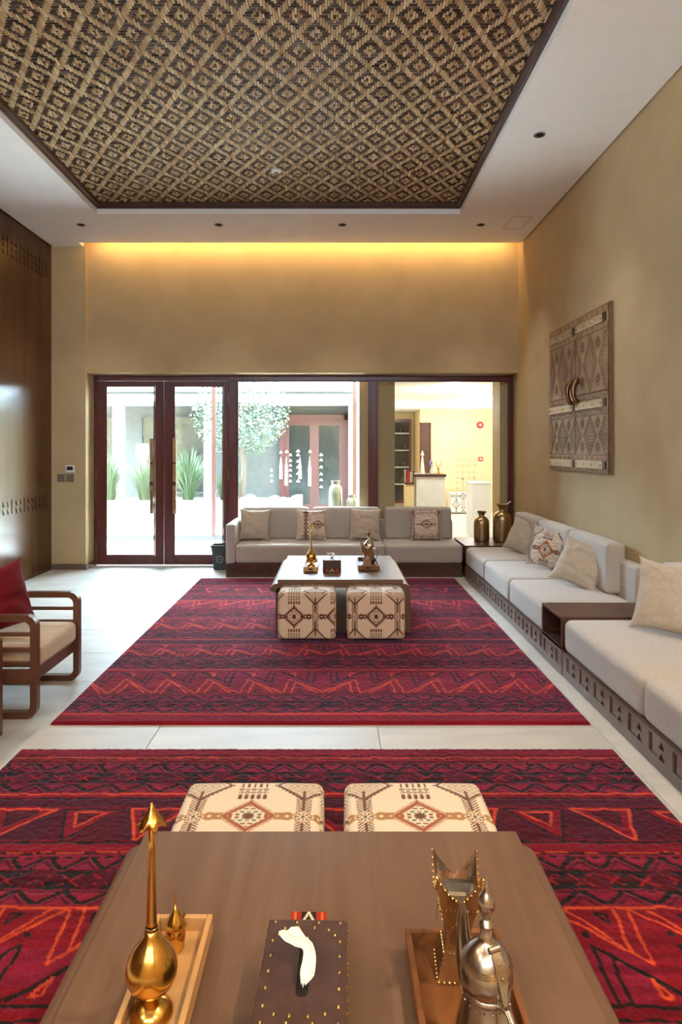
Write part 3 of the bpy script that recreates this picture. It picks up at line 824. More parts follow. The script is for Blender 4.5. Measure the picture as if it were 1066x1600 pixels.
# ------------------------------------------------------------------ pillows
def pillow_mesh(name, S, T, seed, col_fn=None, m=None, n=44):
    """stuffed square pillow, lying in XZ plane, bottom edge at z=0, faces -y"""
    r = np.random.default_rng(seed)
    t = np.linspace(-1, 1, n); A, B = np.meshgrid(t, t)
    prof = np.clip((1-np.abs(A)**2.2)*(1-np.abs(B)**2.2), 0, 1)**0.6
    pinch = 1-0.13*(1-np.abs(A)**3)*np.abs(B)**5      # corners stick out
    pinch2 = 1-0.13*(1-np.abs(B)**3)*np.abs(A)**5
    wr_ = smooth_noise(n, n, 5, 9, seed+1)-.5
    th = T/2*prof*(1+.25*wr_)+0.002
    # soft creases running from the corners
    cre = np.sin(9*(A+B)+3*wr_)*np.clip(np.abs(A-B)-.7, 0, 1)*.012*prof
    P1 = np.stack([A*S/2*pinch2, -th+cre, (B+1)*S/2*pinch+(1-pinch)*S/2*(B > 0)*0+(1-pinch)*S/2], -1)
    P2 = P1.copy(); P2[..., 1] = th
    C1 = None
    if col_fn is not None:
        c = col_fn(A*S/2, B*S/2)
        C = np.concatenate([c.reshape(-1, 3), c.reshape(-1, 3)])
    else: C = None
    idx = np.arange(n*n).reshape(n, n)
    q1 = np.stack([idx[:-1, :-1], idx[:-1, 1:], idx[1:, 1:], idx[1:, :-1]], -1).reshape(-1, 4)
    q2 = q1[:, ::-1]+n*n
    ring = np.concatenate([idx[0, :], idx[1:, -1], idx[-1, -2::-1], idx[-2:0:-1, 0]])
    nx_ = np.roll(ring, -1)
    q3 = np.stack([ring, ring+n*n, nx_+n*n, nx_], -1)
    return raw_mesh(name, np.concatenate([P1.reshape(-1, 3), P2.reshape(-1, 3)]), np.concatenate([q1, q2, q3]), C, m or M_pil, True)
def pillow_print(u, v):
    """border of stepped lozenges and a double arrow medallion"""
    cream, br, rust = c3(212,194,176), c3(96,58,44), c3(122,70,52)
    C = np.empty(u.shape+(3,)); C[:] = cream
    a, b = np.abs(u), np.abs(v)
    def put(m_, c): C[m_] = c
    d = a/.085+b/.06
    put((d > .82) & (d < 1.0), br); put((d < .8) & (((b/.014) % 1) < .4), br); put((a < .012) & (b < .012), rust)
    put((b < .005) & (a > .085) & (a < .13), br)
    side = np.abs(a-.155)
    put((side < .004), br)
    z = np.abs(((v+.02)/.05) % 1-.5)*.05
    put((a > .155) & (np.abs((a-.165)+z-.012) < .006), br)
    lz = np.abs(a-.175)/.02+z/.022
    put((lz < .5), rust)
    put((b > .115) & (b < .17) & (a < .08) & (((b/.012) % 1) < .38) & (((a/.02) % 1) > .2), br)
    k = np.abs(a-.155)+np.abs(b-.155)
    put((k < .045) & (k > .034), br); put((k < .014), br)
    put((np.abs((.155-a)+(.2-b)-.11) < .006) & (a < .15), br)
    return C
def pillow_print_v(u, v):
    C = pillow_print(np.where(u < 0, .155+np.abs(u+.06)*.9, np.abs(u-.09)), v)
    return C
def pillow_ethnic(u, v):
    C = print_pattern(u*1.0, v*1.0+0.02, (c3(216,200,184), c3(96,66,62), c3(170,96,50), c3(88,92,110), c3(120,84,76)))
    return C
def pillow(loc, rz, lean, roll, label, me, cat='pillow', group='scatter cushions'):
    o = link('scatter_cushion', me, None, loc)
    o.rotation_mode = 'XYZ'
    o.rotation_euler = (lean, roll, rz)
    return tag(o, label, cat, group)
pg = pillow_mesh('scatter_cushion', 0.40, 0.13, 3)
pg2 = pillow_mesh('scatter_cushion', 0.41, 0.14, 8)
pg3 = pillow_mesh('scatter_cushion', 0.46, 0.15, 14)
pp1 = pillow_mesh('scatter_cushion', 0.40, 0.12, 5, pillow_print_v, M_fab, 130)
pp2 = pillow_mesh('scatter_cushion', 0.40, 0.12, 6, pillow_print, M_fab, 130)
pp3 = pillow_mesh('scatter_cushion', 0.40, 0.13, 7, pillow_ethnic, M_fab, 130)
zs = SZ+0.006
pillow((-1.00, 7.995, zs), 0.05, -0.20, 0.03, 'plain beige cushion at the arm end of the back sofa', pg)
pillow((-0.29, 7.99, zs), -0.06, -0.22, 0.0, 'brown printed cushion in the middle of the back sofa', pp1)
pillow((0.385, 7.99, zs), 0.04, -0.20, 0.04, 'plain beige cushion in the middle of the back sofa', pg2)
pillow((1.155, 7.99, zs), 0.0, -0.22, 0.0, 'brown printed cushion at the corner end of the back sofa', pp2)
R90 = math.pi/2
pillow((2.00, 7.08, zs), -R90+0.50, -0.42, 0.16, 'plain grey cushion on the right sofa nearest the vases', pg)
pillow((2.00, 6.10, zs), -R90+0.75, -0.25, 0.12, 'multicolour printed cushion in the middle of the right sofa', pp3)
pillow((1.96, 5.30, zs+.01), -R90+0.78, -0.50, 0.22, 'plain beige cushion at the near end of the far right sofa', pg2)
pillow((2.03, 3.90, zs), -R90+0.80, -0.30, 0.05, 'large plain beige cushion on the near right sofa', pg3)

# ------------------------------------------------------------------ vases
def vase(loc, h, r, label):
    t = thing('bronze_vase', label, 'vase', loc, 0, 'bronze vases')
    k = h
    MB().lathe([(r*.85, 0), (r*.97, .015*k), (r, .06*k), (r, .58*k), (r*.97, .66*k), (r*.86, .73*k), (r*.62, .785*k), (r*.42, .81*k),
                (r*.36, .84*k), (r*.40, .89*k), (r*.58, .955*k), (r*.66, .985*k), (r*.66, 1.0*k), (r*.58, .995*k), (r*.40, .93*k), (r*.30, .86*k)], 40).build('body', M_vase, t, smooth=True)
    MB().lathe([(r*.355, .795*k), (r*.44, .80*k), (r*.44, .812*k), (r*.355, .818*k)], 32, cap=False).build('neck_ring', M_gold, t, smooth=True)
    return t
vase((1.852, 8.03, SZ), 0.375, 0.095, 'smaller brushed bronze vase on the corner table')
vase((2.095, 7.97, SZ), 0.465, 0.114, 'taller brushed bronze vase on the corner table')
wp = MB().tube([(2.10, 7.97, SZ+0.40), (2.135, 7.97, SZ+0.452), (2.20, 7.96, SZ+0.50)], [.006, .012, .014], 8, 0.5).build('wooden_paddle', M_tissue, smooth=True)
tag(wp, 'pale flat paddle sticking out of the taller bronze vase', 'paddle')

# black planter by the sofa arm
pt = thing('plant_pot', 'black tapered pot with white dashed motif beside the sofa', 'pot', (-1.45, 8.20, 0))
def sq(h0, z): return [(-h0, -h0, z), (h0, -h0, z), (h0, h0, z), (-h0, h0, z)]
pv = sq(.075, 0)+sq(.105, .29)+sq(.115, .29)+sq(.115, .315)+sq(.10, .315)+sq(.095, .25)
pf = [(3, 2, 1, 0)]
for j in range(5):
    for i in range(4): pf.append((j*4+i, j*4+(i+1) % 4, j*4+4+(i+1) % 4, j*4+4+i))
pf.append((20, 21, 22, 23))
M_pot = mat('black_ceramic', rgb(44,44,46), rgb(58,58,60), 0.45)
MB().add(pv, pf).build('pot_body', M_pot, pt)
dash = MB()
for q in range(6):
    a0 = q*math.pi/3
    for s_ in range(3):
        f0, f1 = (s_+.15)/3, (s_+.75)/3
        p0 = Vector((math.cos(a0), math.sin(a0))); p1 = Vector((math.cos(a0+math.pi/3), math.sin(a0+math.pi/3)))
        A_ = p0.lerp(p1, f0)*0.045; B_ = p0.lerp(p1, f1)*0.045
        za, zb = .14+A_.y, .14+B_.y
        dash.tube([(A_.x, -.075-.03*za/.29-.0015, za), (B_.x, -.075-.03*zb/.29-.0015, zb)], .0022, 4)
dash.dome((0, -.091, .14), .006, (0, -1, 0))
dash.build('dashed_motif', M_white, pt)['kind'] = 'stuff'
# ------------------------------------------------------------------ armchair at the left edge, facing +x
ac = thing('armchair', 'wooden loop arm armchair with beige seat and red cushion', 'armchair', (-1.685, 3.945, 0))
def arm_loop(y):
    o = rrect(-0.66, 0.0, 0.0, 0.587, 0.065, 10); i = rrect(-0.623, -0.037, 0.037, 0.550, 0.04, 10)
    MB().prism(o, 'y', y-.0225, y+.0225, [i[::-1]]).build('arm_loop', M_chair, ac, smooth=True)
    for z in (0.225+.25, 0.225+.165, 0.225+.085):
        MB().box(-0.63, -0.03, y-.009, y+.009, z-.011, z+.011).build('arm_slat', M_chair, ac, bevel=0.003)
    MB().box(-0.63, -0.03, y-.012, y+.012, 0.195, 0.275).build('side_rail', M_chair, ac, bevel=0.003)
arm_loop(-0.30); arm_loop(0.30)
MB().box(-0.058, -0.028, -0.28, 0.28, 0.195, 0.265).build('front_rail', M_chair, ac, bevel=0.004)
MB().box(-0.64, -0.61, -0.28, 0.28, 0.195, 0.265).build('rear_rail', M_chair, ac, bevel=0.004)
soft('seat_cushion', -0.60, -0.006, -0.272, 0.272, 0.268, 0.400, ac, 0.035, 0.012, M_seat)
b_ = soft('back_cushion', -0.07, 0.07, -0.272, 0.272, 0.0, 0.46, ac, 0.045, 0.01, M_seat)
b_.location = (-0.60, 0, 0.385); b_.rotation_euler = (0, math.radians(-14), 0)
rp = pillow_mesh('scatter_cushion', 0.42, 0.14, 31, None, M_red)
pillow((-1.975, 3.86, 0.425), -R90-0.55+math.pi, -0.30, -0.10, 'dark red velvet cushion on the armchair', rp)
st = thing('side_table', 'reddish wooden side table cut off at the left edge', 'side table', (-2.05, 3.13, 0))
MB().box(-0.28, 0.275, -0.30, 0.30, 0.485, 0.517).build('top', M_chair, st, bevel=0.003)
MB().box(-0.28, -0.25, -0.30, 0.30, 0, 0.485).build('side_panel', M_chair, st, bevel=0.003)
MB().box(0.245, 0.275, -0.30, 0.30, 0, 0.485).build('side_panel', M_chair, st, bevel=0.003)
MB().box(-0.25, 0.245, -0.28, 0.28, 0.20, 0.225).build('shelf', M_chair, st)

# ------------------------------------------------------------------ things on the tables
def tray(x0, x1, y0, y1, h, m, label, z=ZT):
    cx_, cy_ = (x0+x1)/2, (y0+y1)/2; a, b = (x1-x0)/2, (y1-y0)/2
    t = thing('serving_tray', label, 'tray', (cx_, cy_, z), 0, 'wooden trays')
    MB().box(-a+.006, a-.006, -b+.006, b-.006, 0.010, 0.018).build('tray_base', m, t)
    wv = 0.012
    for (p, q, r_, s_) in ((-a, -a+wv, -b, b), (a-wv, a, -b, b), (-a+wv, a-wv, -b, -b+wv), (-a+wv, a-wv, b-wv, b)):
        MB().box(p, q, r_, s_, 0.008, h).build('tray_rim', m, t, bevel=0.002)
    for sx in (-1, 1):
        for sy in (-1, 1): MB().box(sx*(a-.012)-.008, sx*(a-.012)+.008, sy*(b-.014)-.01, sy*(b-.014)+.01, 0, 0.010).build('tray_foot', m, t)
    for sy in (-1, 1): MB().box(-.02, .02, sy*b-.0012, sy*b+.0012, h*.42, h*.70).build('grip_slot', M_black, t)
    return t
TF = 0.018
tray(-0.393, -0.267, 0.98, 1.412, 0.048, M_lightwood, 'pale wooden tray under the brass sprinkler on the near table')
tray(0.152, 0.350, 0.93, 1.368, 0.050, M_traywood, 'dark rustic wooden tray under the burner on the near table')
tray(-0.270, -0.140, 5.60, 6.03, 0.048, M_lightwood, 'pale wooden tray on the far table')
tray(0.212, 0.405, 5.66, 6.10, 0.050, M_traywood, 'dark wooden tray on the far table')

def sprinkler(loc, label):
    t = thing('rosewater_sprinkler', label, 'sprinkler', loc, 0, 'rosewater sprinklers')
    MB().lathe([(.034, 0), (.039, .004), (.038, .014), (.030, .024), (.018, .031), (.010, .036), (.009, .042), (.012, .047)], 40).build('foot', M_gold, t, smooth=True)
    MB().lathe([(.010, .046), (.024, .049), (.038, .060), (.0465, .078), (.0475, .092), (.043, .110), (.032, .128), (.021, .142), (.014, .154), (.0105, .166)], 48).build('bulb', M_gold, t, smooth='all')
    MB().lathe([(.0105, .162), (.0095, .18), (.0080, .24), (.0062, .31), (.0050, .375)], 20).build('neck', M_gold, t, smooth='all')
    MB().lathe([(.0118, .162), (.0118, .167), (.0105, .168)], 20, cap=False).build('neck_collar', M_copper, t, smooth=True)
    def petal(r, z, a):
        k = max(0, (r-.008)/.016)
        return r*(1+.18*k*math.cos(6*a)), z-.006*k*math.cos(6*a)
    MB().lathe([(.004, .366), (.016, .360), (.0225, .357), (.024, .361), (.016, .370), (.010, .379), (.005, .389), (.001, .398)], 48, fn=petal).build('petal_cap', M_gold, t, smooth='all')
    return t
sprinkler((-0.339, 1.19, ZT+TF), 'tall brass rosewater sprinkler on the near pale tray')
sprinkler((-0.206, 5.77, ZT+TF), 'tall brass rosewater sprinkler on the far table')
kb = thing('kohl_pot', 'tiny brass pot with pointed spiral lid on the pale tray', 'pot', (-0.335, 1.352, ZT+TF))
MB().lathe([(.017, 0), (.019, .003), (.0185, .012), (.021, .024), (.0205, .036), (.016, .046), (.012, .049)], 28).build('pot_body', M_gold, kb, smooth=True)
MB().lathe([(.022, .047), (.023, .050), (.017, .062), (.010, .074), (.005, .083), (.003, .088)], 28, fn=lambda r, z, a: (r*(1+.05*math.cos(8*a)), z)).build('lid', M_gold, kb, smooth='all')
m = MB()
for q in range(5): m.lathe([(.0012, .086+q*.0065), (.0034-.0004*q, .089+q*.0065), (.0012, .0925+q*.0065)], 10)
m.build('finial', M_gold, kb, smooth=True)
MB().tube([(.012, 0, .066), (.019, 0, .072), (.021, 0, .078)], [.003, .003, .002], 6).build('lid_knob', M_copper, kb, smooth=True)

def dallah(loc, rz, label, mb, ml):
    """coffee pot, beak toward +x, handle toward -x"""
    t = thing('coffee_pot', label, 'coffee pot', loc, rz, 'long beaked coffee pots')
    MB().lathe([(.050, 0), (.056, .004), (.058, .018), (.056, .040), (.050, .070), (.043, .098), (.0385, .120), (.0375, .130), (.041, .138), (.043, .146)], 44).build('pot_body', mb, t, smooth=True)
    MB().lathe([(.039, .122), (.0415, .125), (.0415, .130), (.039, .133)], 40, cap=False).build('body_ring', ml, t, smooth=True)
    lid = MB().lathe([(.0445, .146), (.0455, .151), (.045, .162), (.0415, .178), (.034, .193), (.024, .204), (.0155, .211), (.0115, .218), (.0105, .238)], 44).build('lid', ml, t, smooth=True)
    m = MB()
    for z, r in ((.174, .0432), (.1775, .0420), (.181, .0406)): m.lathe([(r-.001, z-.001), (r+.0007, z), (r-.001, z+.001)], 40, cap=False)
    m.build('engraved_ring', M_copper, lid, smooth=True)
    MB().lathe([(.0115, .236), (.0130, .239), (.0110, .243), (.0065, .248), (.0085, .254), (.0140, .266), (.0150, .275), (.0125, .285), (.0075, .292), (.0045, .297), (.0030, .308), (.0008, .322)], 24).build('finial', mb, t, smooth=True)
    # open channel beak, swelling from the body and rising past the lid
    path = [(.030, .085), (.048, .105), (.062, .135), (.070, .170), (.073, .205), (.078, .232)]
    wd = [.020, .022, .0185, .0145, .0105, .0035]
    vs = []; fs = []; K = 9
    for j, ((px, pz), w_) in enumerate(zip(path, wd)):
        for i in range(K):
            a = math.pi*(i/(K-1))
            yy = -w_*math.cos(a); dp = w_*0.85*math.sin(a)
            vs.append((px+dp*.85, yy, pz-dp*.45))
        for i in range(K):
            a = math.pi*(i/(K-1))
            yy = -(w_*.88)*math.cos(a); dp = w_*.72*math.sin(a)
            vs.append((px+dp*.85, yy, pz-dp*.45+.0005))
    for j in range(len(path)-1):
        o0, o1 = j*2*K, (j+1)*2*K
        for i in range(K-1):
            fs.append((o0+i, o0+i+1, o1+i+1, o1+i)); fs.append((o0+K+i, o1+K+i, o1+K+i+1, o0+K+i+1))
        fs.append((o0, o1, o1+K, o0+K)); fs.append((o0+K-1, o0+2*K-1, o1+2*K-1, o1+K-1))
    MB().add(vs, fs).build('beak', ml, t, smooth=True)
    MB().tube([(-.040, 0, .128), (-.060, 0, .134), (-.076, 0, .122), (-.082, 0, .095), (-.078, 0, .062), (-.068, 0, .038), (-.055, 0, .026)],
              [.006, .0065, .006, .0055, .0055, .006, .005], 10, 0.7).build('handle', ml, t, smooth=True)
    strap = [(-.020, .2085), (-.030, .2000), (-.040, .1845), (-.0465, .165), (-.0485, .150), (-.052, .138)]
    sw = [.006, .0085, .0095, .008, .0055, .004]
    vs = []; fs = []
    for (px, pz), w_ in zip(strap, sw):
        vs += [(px-.0022, -w_, pz+.002), (px-.0022, w_, pz+.002), (px+.001, w_, pz-.0008), (px+.001, -w_, pz-.0008)]
    for j in range(len(strap)-1):
        for i in range(4): fs.append((j*4+i, j*4+(i+1) % 4, j*4+4+(i+1) % 4, j*4+4+i))
    fs += [(3, 2, 1, 0), tuple(len(vs)-4+i for i in range(4))]
    s_ = MB().add(vs, fs).build('hinge_strap', ml, t, smooth=True)
    MB().dome((-.0345, 0, .1945), .0034, (-.6, 0, .8)).build('rivet', ml, s_, smooth=True); MB().dome((-.0452, 0, .178), .0034, (-.9, 0, .45)).build('rivet', ml, s_, smooth=True)
    MB().tube([(-.022, -.010, .210), (-.022, .010, .210)], .005, 10).build('hinge_pin', mb, t, smooth=True)
    m = MB()
    for q in range(18):
        a = 2*math.pi*q/18; m.dome((.0395*math.cos(a), .0395*math.sin(a), .116), .0018, (math.cos(a), math.sin(a), 0), 6)
    m.build('rivet_row', ml, t)['kind'] = 'stuff'
    return t
dallah((0.262, 1.10, ZT+TF), math.radians(112), 'silver long beaked coffee pot on the near dark tray', M_silver, M_silver)
dallah((0.325, 5.985, ZT+TF), math.radians(180), 'bronze long beaked coffee pot on the far dark tray', M_copper, M_silver)

def burner(loc, rz, label):
    """square waisted wooden incense burner with four horns, metal lined, brass studded"""
    t = thing('incense_burner', label, 'incense burner', loc, rz, 'studded incense burners')
    n = 10
    def ring(h, z, horn=0.0):
        pts = []
        cs = [(-h, -h), (h, -h), (h, h), (-h, h)]
        for e in range(4):
            p, q = cs[e], cs[(e+1) % 4]
            for i in range(n):
                f = i/n; g = abs(2*f-1)
                pts.append((p[0]+(q[0]-p[0])*f, p[1]+(q[1]-p[1])*f, z+horn*(g**1.7)))
        return pts
    def loft(rings, cap0=True, cap1=False):
        vs = [p for r in rings for p in r]; N4 = 4*n; fs = []
        for j in range(len(rings)-1):
            for i in range(N4): fs.append((j*N4+i, j*N4+(i+1) % N4, (j+1)*N4+(i+1) % N4, (j+1)*N4+i))
        if cap0: fs.append(tuple(range(N4-1, -1, -1)))
        if cap1: fs.append(tuple((len(rings)-1)*N4+i for i in range(N4)))
        return MB().add(vs, fs)
    loft([ring(.042, 0), ring(.042, .006), ring(.036, .030), ring(.030, .048), ring(.0265, .056)], True, True).build('base', M_burner, t)
    loft([ring(.0265, .056), ring(.0245, .075), ring(.0250, .095), ring(.0285, .115)], False, False).build('waist', M_burner, t)
    loft([ring(.0285, .115), ring(.034, .135), ring(.0385, .155), ring(.0455, .168, .046), ring(.0425, .168, .046), ring(.037, .158)], True, False).build('bowl', M_burner, t)
    loft([ring(.0420, .1675, .044), ring(.0360, .150), ring(.030, .135), ring(.024, .131)], False, True).build('metal_lining', M_silver, t)
    m = MB()
    def stud(p, nr, r=.0030): m.dome(p, r, nr, 6)
    for e in range(4):
        a = e*math.pi/2; cN, sN = math.cos(a), math.sin(a)
        def W_(u_, d_, z_): return (d_*sN+u_*cN, -d_*cN+u_*sN, z_)
        nr = (sN, -cN, 0.15)
        for i in range(13):                               # rim
            f = i/12; g = abs(2*f-1); stud(W_((2*f-1)*.0445, .0452, .165+.046*g**1.7), nr, .0036)
        for i in range(9): stud(W_((i/8*2-1)*.034, .0362, .142), nr)
        for i in range(5): stud(W_((i/4*2-1)*.012, .0305, .118-.006*abs(i-2)), nr)
        for i in range(3): stud(W_((i-1)*.012, .0315, .128), nr)
        for i in range(7): stud(W_((i/6*2-1)*.027, .0290, .052), nr)
        for i in range(9): stud(W_((i/8*2-1)*.040, .0422, .004), nr)
        for i in range(6):
            f = i/5; h_ = .041-.0125*f; stud(W_(-h_, h_, .006+.044*f), (sN-cN, -cN-sN, .2))
    m.build('brass_studs', M_stud, t, smooth=True)['kind'] = 'stuff'
    m = MB()
    m.prism([(-.0045, .098), (.0045, .098), (.006, .125), (-.006, .125)], 'x', -.0415, -.0405)
    m.tube([(-.036, 0, .128), (-.041, 0, .124)], .0015, 6)
    m.build('side_pendant', M_copper, t)
    # silver plates on the base
    m = MB()
    for e in range(4):
        a = e*math.pi/2; cN, sN = math.cos(a), math.sin(a)
        def W_(u_, d_, z_): return (d_*sN+u_*cN, -d_*cN+u_*sN, z_)
        if e in (3, 1): m.add([W_(-.030, .0412, .012), W_(.030, .0412, .012), W_(.022, .0322, .044), W_(-.022, .0322, .044)], [(0, 1, 2, 3)])
        m.add([W_(-.017, .0256, .062), W_(.017, .0256, .062), W_(.017, .0256, .088), W_(0, .0266, .104), W_(-.017, .0256, .088)], [(0, 1, 2, 3, 4)])
    m.build('silver_plate', M_silver, t)
    return t
burner((0.250, 1.300, ZT+TF), math.radians(-4), 'brass studded wooden incense burner on the near dark tray')
burner((0.300, 5.80, ZT+TF), 0, 'brass studded wooden incense burner on the far dark tray')

stud_me = MB().dome((0, 0, 0), .0034, (0, 0, 1), 10).mesh('stud', M_stud, smooth='all')
def band_mesh():
    n = 60; k = 8
    u = np.linspace(-.06, .06, n); v = np.linspace(0, .022, k)
    U, V = np.meshgrid(u, v)
    C = np.empty((k, n, 3)); C[:] = c3(150,40,22)
    C[np.abs(((U/.03) % 1)-.5) < .12] = c3(196,92,40)
    C[np.abs(U) < .024] = c3(30,22,20)
    C[(np.abs(np.abs(U)-(.022-V)*.9) < .004)] = c3(220,206,180)
    C[(np.abs(V-.004) < .002) & (np.abs(U) < .022)] = c3(220,206,180)
    return U, V, C
def tissue_box(loc, rz, label):
    """leather box, long side along y; front face toward -y"""
    t = thing('tissue_box', label, 'tissue box', loc, rz, 'studded tissue boxes')
    a, b, h = .080, .125, .107
    MB().box(-a, a, -b, b, 0, h).build('box_body', M_leather, t, bevel=0.003)
    P = []
    for i in range(4): P.append((-.066+i*.044, b-.010)); P.append((-.066+i*.044, -b+.010))
    for i in range(5):
        P.append((-.066, -.082+i*.037)) ; P.append((.066, -.082+i*.037))
    P += [(-.045, .098), (-.018, .101), (.014, .101), (.043, .096), (-.056, .082), (.056, .082), (-.045, -.098), (-.018, -.101), (.014, -.101), (.043, -.096)]
    for (x, y) in P: link('stud', stud_me, t, (x, y, h))
    for i in range(9):
        for sx in (-1, 1):
            link('stud', stud_me, t, (sx*a, -.108+i*.027, h-.012), (0, sx*R90, 0))
            if i % 2 == 0: link('stud', stud_me, t, (sx*a, -.108+i*.027, .02), (0, sx*R90, 0))
    for i in range(7):
        for sy in (-1, 1): link('stud', stud_me, t, (-.068+i*.0227, sy*b, h-.012), (-sy*R90, 0, 0))
    for i in range(10):
        an = 2*math.pi*i/10
        link('stud', stud_me, t, (.042*math.cos(an), -b, .062+.030*math.sin(an)), (R90, 0, 0))
    link('stud', stud_me, t, (0, -b, .062), (R90, 0, 0))
    MB().prism(rrect(-.011, .011, -.062, .062, .010, 5), 'z', h-.001, h+.0008).build('slot', M_black, t)
    U, V, C = band_mesh()
    for sy in (-1, 1):
        if sy < 0: Pm = np.stack([U, np.full_like(U, -b-.0015), V+.008], -1)
        else: Pm = np.stack([U*.62, b+.001+V*.9, np.full_like(U, h-.006)+.006*(V/.022)**2], -1)
        link('woven_band', grid_mesh('woven_band', Pm, C, M_fab), t)
    # pulled tissue: folded, twisted sheet
    n, k = 22, 14
    s_ = np.linspace(0, 1, n); q = np.linspace(-1, 1, k)
    S_, Q_ = np.meshgrid(s_, q)
    cy_ = -.050+.10*S_; cx_ = .002+.010*np.sin(S_*5.0)-.012*np.clip(S_-.6, 0, 1)*2.5
    wd = .010+.016*np.clip(S_-.25, 0, 1)
    wd = np.where(S_ < .12, .004+.05*S_, wd)
    Z = h+.004+.030*np.sin(np.clip(S_*1.25, 0, 1)*math.pi*.75)+.011*np.abs(np.sin(Q_*2.6+S_*4))
    X = cx_+Q_*wd*(1+.25*np.sin(S_*9))-.008*np.clip(S_-.75, 0, 1)*4*(Q_ < 0)
    Y = cy_+.010*np.sin(Q_*3+S_*2)*S_
    link('tissue', grid_mesh('tissue', np.stack([X, Y, Z], -1), None, M_tissue), t)
    return t
tissue_box((-0.056, 1.19, ZT), math.radians(-1.5), 'brown leather tissue box with brass studs on the near table')
tb2 = tissue_box((-0.018, 5.72, ZT), 0, 'brown leather tissue box with brass studs on the far table')

# ------------------------------------------------------------------ carved door panel on the right wall
def wall_art():
    y0, y1, z0, z1 = 5.405, 6.905, 1.315, 2.785
    t = thing('carved_door_panel', 'carved wooden double door panel hung above the long sofa', 'wall art', (XR-0.002, (y0+y1)/2, z0))
    hw_, hh = (y1-y0)/2, z1-z0
    MB().box(-0.028, 0.0, -hw_, hw_, 0, hh).build('board', M_carve_edge, t, bevel=0.003)
    n, k = 260, 260
    a = np.linspace(-hw_+.012, hw_-.012, n); z = np.linspace(.012, hh-.012, k)
    A, Z = np.meshgrid(a, z)
    base, dk, lt = c3(160,130,98), c3(78,54,38), c3(190,162,128)
    C = np.empty((k, n, 3)); C[:] = base
    D = np.zeros((k, n))
    def put(m_, c, d=0.0): C[m_] = c; D[m_] = d
    f = Z/hh
    # rows: strap zones are at .03-.075, .40-.445, .90-.945
    def lattice(m_, p):
        u_ = ((A/p) % 1)-.5; w_ = ((Z/p) % 1)-.5
        d_ = np.abs(u_)+np.abs(w_)
        put(m_ & (d_ > .34) & (d_ < .5), dk, .004); put(m_ & (d_ < .14), lt, -.002)
    def teeth(m_, p):
        u_ = ((A/p) % 1)-.5
        put(m_, dk, .003); put(m_ & (np.abs(u_) < .27), lt, -.003)
    edge = np.abs(A) > hw_-.075
    for (r0, r1, p) in ((.965, .99, .03), (.865, .895, .03), (.012, .03, .03), (.078, .105, .03)):
        teeth((f > r0) & (f < r1), p)
    lattice((f > .45) & (f < .485), .05); lattice((f > .36) & (f < .398), .05)
    def field(f0, f1):
        m_ = (f > f0) & (f < f1) & ~edge
        t_ = (f-f0)/(f1-f0)*2-1
        P = .345
        u_ = ((A/P+.5) % 1)-.5
        d_ = np.abs(u_)*2*1.15+np.abs(t_)*.95
        put(m_ & (np.abs(d_-1.0) < .05), dk, .005)
        put(m_ & (np.abs(d_-.80) < .035), dk, .004)
        ins = m_ & (d_ < .66)
        dots = (np.abs(((A/.021) % 1)-.5) < .25) & (np.abs(((Z/.021) % 1)-.5) < .25)
        put(ins & dots, dk, .004)
        put(m_ & (np.abs(d_-.66) < .03), dk, .004)
        # rosettes between the diamonds
        for s_ in (-1, 1):
            ua = (((A/P) % 1)-.5)*P; tz = (t_-s_*.62)*(f1-f0)*hh/2
            r_ = np.hypot(ua, tz); an = np.arctan2(tz, ua)
            pet = .040*(.55+.45*np.abs(np.cos(3*an)))
            put(m_ & (r_ < pet), dk, .006); put(m_ & (r_ < pet*.45), base, .0); put(m_ & (np.abs(r_-.052) < .0035), dk, .003)
    field(.50, .855); field(.115, .35)
    C_e = edge & (((f > .11) & (f < .355)) | ((f > .49) & (f < .86)))
    lattice(C_e, .04)
    put((np.abs(A) < .005), dk, .006)
    for q in (.11, .355, .492, .86): put(np.abs(f-q) < .0025, dk, .004)
    D += (smooth_noise(k, n, 3, 3, 61)-.5)*.001
    Pm = np.stack([-0.0345+D, A, Z], -1)
    C *= (0.8+.4*smooth_noise(k, n, 20, 20, 62))[..., None]
    link('carved_face', grid_mesh('carved_face', Pm[:, ::-1], C[:, ::-1], M_carve, False), t)
    for zc_ in (.0525, .4225, .9225):
        for s_ in (-1, 1):
            p, q = (-hw_+.055, -.012) if s_ < 0 else (.012, hw_-.02)
            s0 = MB().box(-0.046, -0.030, p, q, zc_*hh-.035, zc_*hh+.035).build('strap', M_bone, t, bevel=0.003)
            MB().box(-0.048, -0.029, p-.004, p+.055, zc_*hh-.036, zc_*hh+.036).build('strap_end', M_carve_dark, s0, bevel=0.002)
            for i in range(4):
                link('strap_stud', strap_stud, s0, (-0.046, p+.09+i*(q-p-.13)/3, zc_*hh), (0, -R90, 0))
    for s_ in (-1, 1):
        path = []
        for i in range(13):
            an = math.pi*i/12
            path.append((-0.035-.055*math.sin(an), s_*.075, .52*hh+.105*math.cos(an)))
        MB().tube(path, [.020]+[.026]*11+[.020], 10, 1.0, (0, 1, 0)).build('pull_handle', M_copper, t, smooth=True)
    return t
M_carve_edge = mat('carved_board_edge', rgb(122,92,60), rgb(140,108,74), 0.6)
M_carve_dark = mat('dark_iron', rgb(72,58,48), None, 0.5, 0.4)
strap_stud = MB().dome((0, 0, 0), .011, (0, 0, 1), 10).mesh('strap_stud', M_stud, smooth='all')
wall_art()
